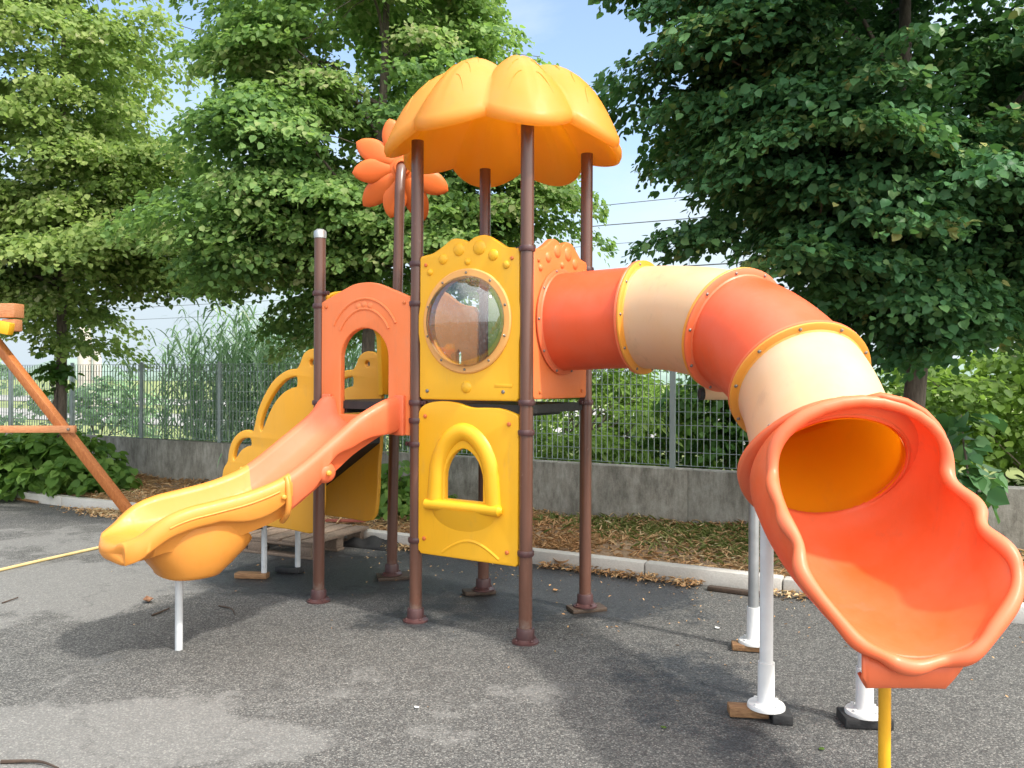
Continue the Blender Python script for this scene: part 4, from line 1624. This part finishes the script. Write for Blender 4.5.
def tree(label, foot, trunk_r, fork_z, top, ells, n_clump, per, leaf, mat, seed, clump_r=(.22, .5), n_limb=26, lean=(0, 0), group=None, name='linden_tree', shell=.35, gaps=1.0, window=None):
    rng = np.random.default_rng(seed)
    t = thing(name, label, 'tree', foot, group)
    leaves, cs = crown_leaves(ells, n_clump, per, leaf, rng, clump_r, shell=shell, gaps=gaps, window=window)
    foot = Vector(foot)
    top = Vector(top)
    mb = MB()
    spine = [foot - Z * .1, foot + Z * .05, foot.lerp(top, .15), foot.lerp(top, .35), foot.lerp(top, .6), foot.lerp(top, .8), top]
    spine = [p + Vector((rng.normal() * .03, rng.normal() * .03, 0)) * (i > 1) for i, p in enumerate(spine)]
    sp = catmull(spine, 5)
    n = len(sp)
    mb.tube(sp, [trunk_r * (1.45 if i < 3 else 1) * (1 - .85 * max(0, (i / (n - 1) - .12) / .88)) for i in range(n)], 14)
    idx = rng.choice(len(cs), min(n_limb, len(cs)), replace=False)
    for i in idx:
        c = Vector(cs[i])
        z0 = max(fork_z, min(c.z - .55 * math.hypot(c.x - foot.x, c.y - foot.y), top.z * .93))
        fz = (z0 - foot.z) / (top.z - foot.z)
        st = min(sp, key=lambda p_: abs(p_.z - z0))
        r0 = trunk_r * max(.16, .42 * (1 - .7 * fz))
        pts = catmull(bent(st, c, rng, 4, .06, .12), 3)
        mb.tube(pts, [r0 * (1 - .88 * k / (len(pts) - 1)) for k in range(len(pts))], 7)
        for _ in range(2):
            kk = rng.integers(len(pts) // 2, len(pts))
            e = pts[kk] + Vector(rng.normal(size=3) * np.array([.35, .35, .2]))
            pp = bent(pts[kk], e, rng, 3, .08)
            mb.tube(pp, [r0 * .3, r0 * .22, r0 * .15, .004], 5)
    mb.build('trunk', M['bark'], t, recalc=False, sharp=80)
    leaf_mesh('crown', *leaves, mat, t)
    return t


LT = Vector((-5.86, 10.45, .1))
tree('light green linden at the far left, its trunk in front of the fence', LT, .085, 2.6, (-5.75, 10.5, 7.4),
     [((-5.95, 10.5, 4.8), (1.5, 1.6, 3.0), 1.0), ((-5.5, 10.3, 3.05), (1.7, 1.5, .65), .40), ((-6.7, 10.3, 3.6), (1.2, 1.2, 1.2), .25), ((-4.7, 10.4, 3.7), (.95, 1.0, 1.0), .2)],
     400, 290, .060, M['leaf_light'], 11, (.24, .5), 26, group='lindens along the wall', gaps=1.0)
MT = Vector((-1.53, 8.55, .12))
tree('tall mid green linden behind the tower, its trunk seen under the flower roof', MT, .095, 2.6, (-1.30, 8.6, 7.2),
     [((-1.50, 8.6, 4.6), (1.75, 1.7, 2.7), 1.0), ((-2.6, 8.4, 3.05), (.95, 1.1, .65), .24), ((-1.2, 8.5, 2.95), (1.2, 1.2, .55), .2), ((.05, 8.5, 3.5), (.6, .9, .6), .15), ((-2.4, 8.5, 4.1), (1.0, 1.0, 1.2), .2)],
     480, 320, .056, M['leaf_mid'], 23, (.2, .44), 28, group='lindens along the wall', gaps=1.0, window=(-1.42, 8.6, 4.7, .34, .75))
RT = Vector((3.12, 6.25, .12))
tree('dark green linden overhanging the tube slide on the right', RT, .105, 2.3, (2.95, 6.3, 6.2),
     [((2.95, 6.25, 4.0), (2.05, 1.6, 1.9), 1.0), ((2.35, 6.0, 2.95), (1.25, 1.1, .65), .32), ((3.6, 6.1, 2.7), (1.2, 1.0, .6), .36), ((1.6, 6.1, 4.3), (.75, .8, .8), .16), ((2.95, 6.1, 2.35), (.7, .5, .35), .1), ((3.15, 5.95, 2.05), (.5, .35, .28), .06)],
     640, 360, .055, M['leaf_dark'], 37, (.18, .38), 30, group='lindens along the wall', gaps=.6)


def bush(name, label, ells, n_clump, per, leaf, mat, seed, cat='bush', group=None, clump_r=(.12, .28), stems=10, width=1.0):
    rng = np.random.default_rng(seed)
    c0 = ells[0][0]
    loc = Vector((c0[0], c0[1], min(e[0][2] - e[1][2] for e in ells)))
    t = thing(name, label, cat, loc, group)
    lv, cs = crown_leaves(ells, n_clump, per, leaf, rng, clump_r, shell=.3)
    lv[0][:, 2] = np.maximum(lv[0][:, 2], loc.z + .03)
    leaf_mesh('foliage', *lv, mat, t, width=width)
    mb = MB()
    for i in rng.choice(len(cs), min(stems, len(cs)), replace=False):
        b = Vector((c0[0] + rng.normal() * .2 * ells[0][1][0], c0[1] + rng.normal() * .15, loc.z - .05))
        pts = bent(b, cs[i], rng, 4, .05, .0)
        mb.tube(pts, [.014, .012, .010, .007, .004], 6)
    mb.build('stem', M['bark'], t, recalc=False)
    return t


bush('leafy_bush', 'broad leaved green bush at the foot of the far left linden',
     [((-5.65, 9.95, .45), (.9, .40, .40), 1), ((-5.05, 9.75, .36), (.4, .35, .28), .35), ((-6.3, 10.2, .5), (.6, .4, .4), .4)], 95, 42, .12, M['leaf_bush'], 5)
bush('ivy_vine', 'small ivy climbing the trunk of the far left linden', [((-5.84, 10.34, 1.55), (.13, .10, .55), 1)], 14, 14, .085, M['leaf_ivy'], 6, 'vine', clump_r=(.07, .14), stems=3)
bush('leafy_sapling', 'shoots with big drooping leaves right of the slide mouth', [((3.25, 5.75, .98), (.30, .22, .36), 1), ((3.05, 5.75, .62), (.2, .2, .22), .4)], 13, 11, .12, M['leaf_dark'], 8, 'sapling', clump_r=(.1, .2), stems=8)
bush('hanging_branch', 'low leafy branch growing on the trunk of the dark linden', [((3.05, 6.0, 2.1), (.32, .25, .2), 1), ((3.5, 5.95, 2.0), (.25, .25, .2), .6)], 16, 20, .09, M['leaf_dark'], 9, 'branch', clump_r=(.1, .2), stems=6)
# behind the fence
bush('dense_bush', 'dark green dense bush behind the fence under the tube slide', [((2.35, 9.4, .95), (.75, .5, .75), 1), ((1.75, 9.5, .6), (.35, .4, .35), .2), ((2.9, 9.3, 1.2), (.7, .5, .6), .4)], 120, 46, .085, M['leaf_ivy'], 12, group='bushes behind the fence')
bush('pale_sapling_tree', 'pale feathery young tree behind the fence between tower and tube slide', [((.95, 11.0, 1.45), (.75, .5, .75), 1), ((1.7, 11.2, 1.55), (.6, .5, .5), .5)], 70, 46, .085, M['leaf_pale'], 13, 'young tree', 'bushes behind the fence', stems=14, width=.45)
bush('low_weeds', 'low green weeds behind the fence beside the brown post', [((.35, 9.6, .6), (.8, .35, .35), 1), ((-.3, 9.9, .7), (.4, .3, .5), .3)], 42, 40, .10, M['leaf_hedge'], 14, 'weeds', 'bushes behind the fence', stems=14, width=.4)
bush('tall_weeds', 'light green tall weeds behind the fence between the brown posts', [((.75, 9.2, .62), (.75, .3, .42), 1), ((-.55, 9.9, .75), (.5, .3, .5), .6), ((1.3, 9.1, .8), (.4, .3, .5), .4)], 70, 46, .10, M['leaf_pale'], 24, 'weeds', 'bushes behind the fence', stems=18, width=.45)
for lab_, x_, y_, h_, sd_ in (('pale green bush beyond the meadow track seen between the brown posts', -.6, 13.6, .62, 41), ('mid green bush beyond the fence seen right of the brown post', 1.5, 12.9, .75, 42), ('green bush beyond the fence just left of the slide supports', 3.4, 12.0, .8, 43)):
    bush('meadow_bush', lab_, [((x_, y_, .25 + h_), (1.0, .6, h_), 1), ((x_ + .9, y_ + .3, .2 + h_ * .7), (.6, .5, h_ * .65), .4)], 80, 44, .09, M['leaf_hedge'], sd_, group='bushes behind the fence')
bush('roadside_bush', 'bright green rounded bush beyond the wall at the right edge', [((6.2, 9.4, 1.15), (1.5, .9, 1.05), 1), ((4.9, 9.3, .95), (.7, .7, .8), .4)], 190, 50, .085, M['leaf_hedge'], 15, group='bushes behind the fence')
bush('roadside_bush', 'taller paler bush rising behind the others at the right edge', [((8.6, 12.5, 1.6), (1.6, 1.0, 1.5), 1), ((6.6, 13, 1.2), (1.2, .8, 1.0), .5)], 170, 50, .10, M['leaf_pale'], 16, group='bushes behind the fence')
bush('leafy_shrub', 'green shrub behind the fence seen under the stairs', [((-1.15, 8.35, .32), (.42, .3, .35), 1)], 26, 36, .085, M['leaf_bush'], 18)
bush('grey_green_shrub', 'grey green shrub behind the fence left of the reeds', [((-6.9, 13.4, 1.0), (1.1, .5, .7), 1), ((-8.9, 13.6, 1.1), (1.0, .5, .8), .6)], 80, 46, .08, M['reed'], 19, group='bushes behind the fence')  # takes the pale grey green of the reed leaves

# reeds (giant cane) behind the fence: stands of separate clumps
def reed(label, c, n, hgt, spread, seed):
    rng = np.random.default_rng(seed)
    t = thing('giant_reed', label, 'reed clump', c, 'giant reeds behind the fence')
    Vs, Fs, tone = [], [], []
    k = 0

    def blade(p0, d, L, wd, droop):
        nonlocal k
        side = np.cross(d, [0, 0, 1.0])
        side = side / (np.linalg.norm(side) + 1e-6)
        tn = float(np.clip(rng.normal(.5, .25), 0, 1))
        n_ = 5
        for i in range(n_ + 1):
            q = i / n_
            p = p0 + d * L * q + np.array([0, 0, -droop * L * q ** 2.2])
            w_ = wd * (1 - q) ** .7 * (.5 + q if q < .5 else 1)
            Vs.append(p - side * w_); Vs.append(p + side * w_)
            tone.extend([tn, tn])
        for i in range(n_):
            a = k + 2 * i
            Fs.append((a, a + 1, a + 3, a + 2))
        k += 2 * (n_ + 1)

    for s in range(n):
        b = np.array([c[0] + rng.normal() * spread[0], c[1] + rng.normal() * spread[1], c[2]])
        h = hgt * rng.uniform(.72, 1.12)
        ln = rng.normal(size=2) * .10
        blade(b, np.array([ln[0], ln[1], 1.0]), h, .011, .0)
        nl = rng.integers(12, 18)
        for l in range(nl):
            f = .10 + .90 * l / nl
            p = b + np.array([ln[0] * h * f, ln[1] * h * f, h * f])
            a = rng.uniform(0, 2 * math.pi)
            d = np.array([math.cos(a) * .6, math.sin(a) * .6, rng.uniform(.5, 1.1)])
            blade(p, d / np.linalg.norm(d), rng.uniform(.35, .65), .021, rng.uniform(.35, 1.0))
    np_mesh('foliage', np.array(Vs), np.array(Fs), M['reed'], {'tone': tone}, t)
    return t


reed('tall giant reed clump behind the fence right of the second fence post', (-2.95, 11.2, .2), 85, 2.2, (.42, .3), 31)
reed('giant reed clump behind the fence left of the second fence post', (-4.2, 11.9, .2), 80, 2.15, (.45, .3), 32)
reed('dense giant reed clump behind the fence beside the yellow stairs', (-2.0, 10.7, .2), 85, 2.2, (.40, .3), 33)
reed('giant reed clump behind the fence midway between two fence posts', (-3.55, 11.5, .2), 60, 2.1, (.4, .25), 35)
reed('sparse giant reed clump behind the fence just right of the first fence post', (-5.1, 12.3, .2), 34, 1.8, (.4, .25), 36)
reed('lower giant reed clump behind the fence seen through the slide arch', (-1.15, 10.3, .2), 50, 1.9, (.35, .28), 34)

# ------------------------------------------------------------------ verge litter and grass
rng = np.random.default_rng(77)


def verge_z(u, v):
    return .07 + .05 * np.minimum(1, (v - .1) / .9) + .02 * np.sin(u * 2.1 + v * 3) + .015 * np.sin(u * 5.3 - v * 4)


def scatter_blades(name, label, u, v, zb, L, wd, lie, mat, cat):
    n = len(u)
    P = np.array(K0)[None] + np.outer(u, KD) + np.outer(v, KN)
    P[:, 2] = zb
    a = rng.uniform(0, 2 * math.pi, n)
    D = np.stack([np.cos(a), np.sin(a), np.tan(lie)], -1)
    N = np.stack([rng.normal(size=n) * .4, rng.normal(size=n) * .4, np.ones(n)], -1)
    o = leaf_mesh(name, P, N, D, L, np.clip(.5 + .3 * np.sin(u * 1.7 + v * 2.3) + rng.normal(0, .2, n), 0, 1), mat, None, (0, 0, 0), wd)
    return tag(o, label, cat, kind='stuff')


n = 42000
u = rng.uniform(-6, 11, n)
v = rng.uniform(.13, 1.9, n)
keep = rng.random(n) < (.45 + .55 * (np.sin(u * 2.3 + 1) * np.sin(v * 3.1 + u) > -.3))
u, v = u[keep], v[keep]
scatter_blades('dry_grass', 'straw coloured dry grass and leaf litter lying on the verge', u, v, verge_z(u, v) + rng.uniform(0, .02, len(u)), rng.uniform(.035, .10, len(u)), .16, rng.uniform(-.05, .5, len(u)), M['litter'], 'litter')
n = 3800
u = np.concatenate([rng.normal(7.9, .75, n), rng.normal(6.3, .5, n // 4)])
v = np.concatenate([rng.normal(1.15, .32, n), rng.normal(1.3, .2, n // 4)])
keep = (v > .3) & (v < 1.9)
u, v = u[keep], v[keep]
scatter_blades('green_grass', 'dull green grass growing on the verge against the wall', u, v, verge_z(u, v), rng.uniform(.06, .13, len(u)), .16, rng.uniform(.5, 1.6, len(u)), M['grass'], 'grass')
# litter spilling over the kerb foot
n = 3600
u = np.concatenate([rng.normal(1.25, .42, 1500), rng.uniform(4.6, 10.2, n - 1500)])
v = np.concatenate([-np.abs(rng.normal(.06, .10, 1500)) - .01, -np.abs(rng.normal(0, .055, n - 1500)) - .005])
keep = (np.sin(u * 3.1) + np.sin(u * 7.7 + 2) > -.5) | (u < 3)
u, v = u[keep], v[keep]
scatter_blades('leaf_litter', 'brown dry leaves heaped against the asphalt side of the kerb', u, v, .006 + rng.uniform(0, .035, len(u)) * np.exp(v * 6), rng.uniform(.02, .06, len(u)), .4, rng.uniform(-.1, .45, len(u)), M['litter'], 'litter')

n = 420
u = rng.uniform(3.0, 10.5, n)
v = -np.abs(rng.gamma(1.3, .45, n)) - .12
scatter_blades('leaf_crumbs', 'scattered leaf crumbs and seed scales on the asphalt', u, v, np.full(n, .006), rng.uniform(.010, .026, n), .5, rng.uniform(-.05, .25, n), M['litter'], 'litter')

# small litter on the asphalt, each piece a thing
def flat_leaf(px, py, size, ang, mat, name, label, cat, curl=.35):
    c = base(px, py)
    mb = MB()
    n_ = 10
    V, Fc = [], []
    for i in range(n_ + 1):
        t = i / n_
        wd = .42 * math.sin(math.pi * min(1, t * 1.02)) ** .7 * (1.1 - .5 * t)
        for s_ in (-1, 0, 1):
            x_, y_ = s_ * wd * size, (t - .5) * size
            z_ = .005 + curl * size * (s_ * s_ * .35 + (t - .5) ** 2 * .9)
            V.append(c + Vector((x_ * math.cos(ang) - y_ * math.sin(ang), x_ * math.sin(ang) + y_ * math.cos(ang), z_)))
    for i in range(n_):
        for s_ in (0, 1):
            a = i * 3 + s_
            Fc.append((a, a + 1, a + 4, a + 3))
    mb.add(V, Fc)
    o = mb.build(name, mat, None, c)
    m_ = o.modifiers.new('thickness', 'SOLIDIFY'); m_.thickness = .0015
    return tag(o, label, cat)


flat_leaf(149, 604, .09, .6, M['deadleaf'], 'dead_leaf', 'curled brown dead leaf on the asphalt under the yellow slide', 'leaf', .6)
flat_leaf(563, 566, .20, 1.2, M['card'], 'cardboard_scrap', 'folded brown cardboard scrap against the kerb behind the tower', 'cardboard', .7)
flat_leaf(556, 591, .05, .3, M['litter'], 'dry_leaf', 'pale dry leaf on the wet asphalt between the tower posts', 'leaf', .3)
flat_leaf(665, 728, .028, 1.0, M['leaf_pale'], 'green_leaf', 'tiny yellow green leaf on the asphalt left of the white supports', 'leaf', .2)
flat_leaf(823, 749, .028, 2.0, M['leaf_pale'], 'green_leaf', 'tiny yellow green leaf on the asphalt left of the yellow pole', 'leaf', .2)
flat_leaf(718, 628, .04, .2, M['scrap'], 'paper_scrap', 'tiny white paper scrap on the asphalt left of the steel support', 'paper scrap', .2)
flat_leaf(418, 709, .03, .9, M['scrap'], 'paper_scrap', 'tiny white paper scrap on the asphalt in front of the tower', 'paper scrap', .2)


def twig(px0, py0, px1, py1, label, r=.007, bow=.03):
    a, b = base(px0, py0), base(px1, py1)
    mid = (a + b) / 2 + Vector((bow, bow, .012))
    mb = MB(); mb.tube(catmull([a + Z * r, mid, b + Z * r], 5), [r * (1 - .06 * k) for k in range(11)], 7)
    tag(mb.build('twig', M['twig'], None, a), label, 'twig')


twig(153, 618, 170, 610, 'short dark twig left of the slide leg')
twig(220, 608, 236, 617, 'bent dark twig right of the slide leg', .006, .02)
twig(3, 606, 18, 600, 'thin twig on the pale asphalt at the left edge', .005)
twig(3, 606 + 160, 60, 772, 'dark twig at the bottom left corner', .008, .02)

# ------------------------------------------------------------------ far things
for px_, pw, ptop, lab in ((84.5, 13, 335, 'thicker concrete railway pillar behind the far left linden'), (97, 8, 357, 'slimmer concrete railway pillar right of the thicker one')):
    Y_ = 26.0
    c = Vector(((px_ - 512) * Y_ / F, Y_, .2))
    zt = H + (HY - ptop) * Y_ / F
    r_ = pw * Y_ / F / 2
    mb = MB()
    mb.lathe([(r_, 0), (r_, zt - .25), (r_ * .8, zt - .22), (r_ * .8, zt - .05), (r_ * .5, zt), (0, zt)], c, Z, 16)
    tag(mb.build('concrete_pillar', M['pillar'], None, c), lab, 'pillar', 'concrete pillars beyond the railway')


def far_pt(u, d, z):
    return W0 + WN * d + WD * u + Z * z


def catenary(name, label, d, z, z2, r, seed):
    rng = np.random.default_rng(seed)
    c = far_pt(0, d, z)
    t = thing(name, label, 'overhead wire', c, 'railway wires behind the trees')
    mb = MB()
    mb.tube([far_pt(u, d, z) for u in (-60, -30, 0, 30, 60)], r, 6)
    mb.build('wire', M['wire'], t)
    if z2:
        mb = MB()
        mb.tube([far_pt(u, d, z2 + .25 * math.cos(u / 30 * math.pi)) for u in range(-60, 61, 6)], r * .8, 6)
        mb.build('wire', M['wire'], t)
        for u in (2.5, 12, 20, -8, 30):
            mb = MB()
            mb.tube([far_pt(u, d, z), far_pt(u, d, z2 + .25 * math.cos(u / 30 * math.pi))], r * .45, 5)
            mb.build('dropper', M['wire'], t)


catenary('overhead_wire', 'thick near railway wire with droppers right of the tower', 14, 4.55, 5.6, .017, 1)
catenary('overhead_wire', 'thin single railway wire above the others', 17, 7.1, None, .012, 2)
catenary('overhead_wire', 'farther thin pair of railway wires low in the sky', 21, 5.1, 6.3, .012, 3)
catenary('overhead_wire', 'farthest thin railway wire', 26, 5.0, None, .012, 4)

# far tree line
V, Fc = [], []
rng = np.random.default_rng(5)
us2 = np.linspace(-420, 420, 260)
prev = 0
for i, u in enumerate(us2):
    hgt = 3.5 + 2.2 * math.sin(u * .045) + 1.6 * math.sin(u * .13 + 1) + rng.uniform(-.7, .9)
    for (dd, hh) in ((0, .3), (2, hgt * .7), (8, hgt), (16, hgt * .8), (20, .3)):
        p = W0 + WN * (150 + dd) + WD * u
        V.append((p.x, p.y, max(.3, hh)))
for i in range(len(us2) - 1):
    for j in range(4):
        a = i * 5 + j
        Fc.append((a, a + 5, a + 6, a + 1))
mb = MB(); mb.add(V, Fc)
o = mb.build('far_woods', M['hill'], None, (0, 0, 0), sharp=80)
tag(o, 'line of far woods, coloured blue green for haze, on the horizon', 'woods', kind='stuff')
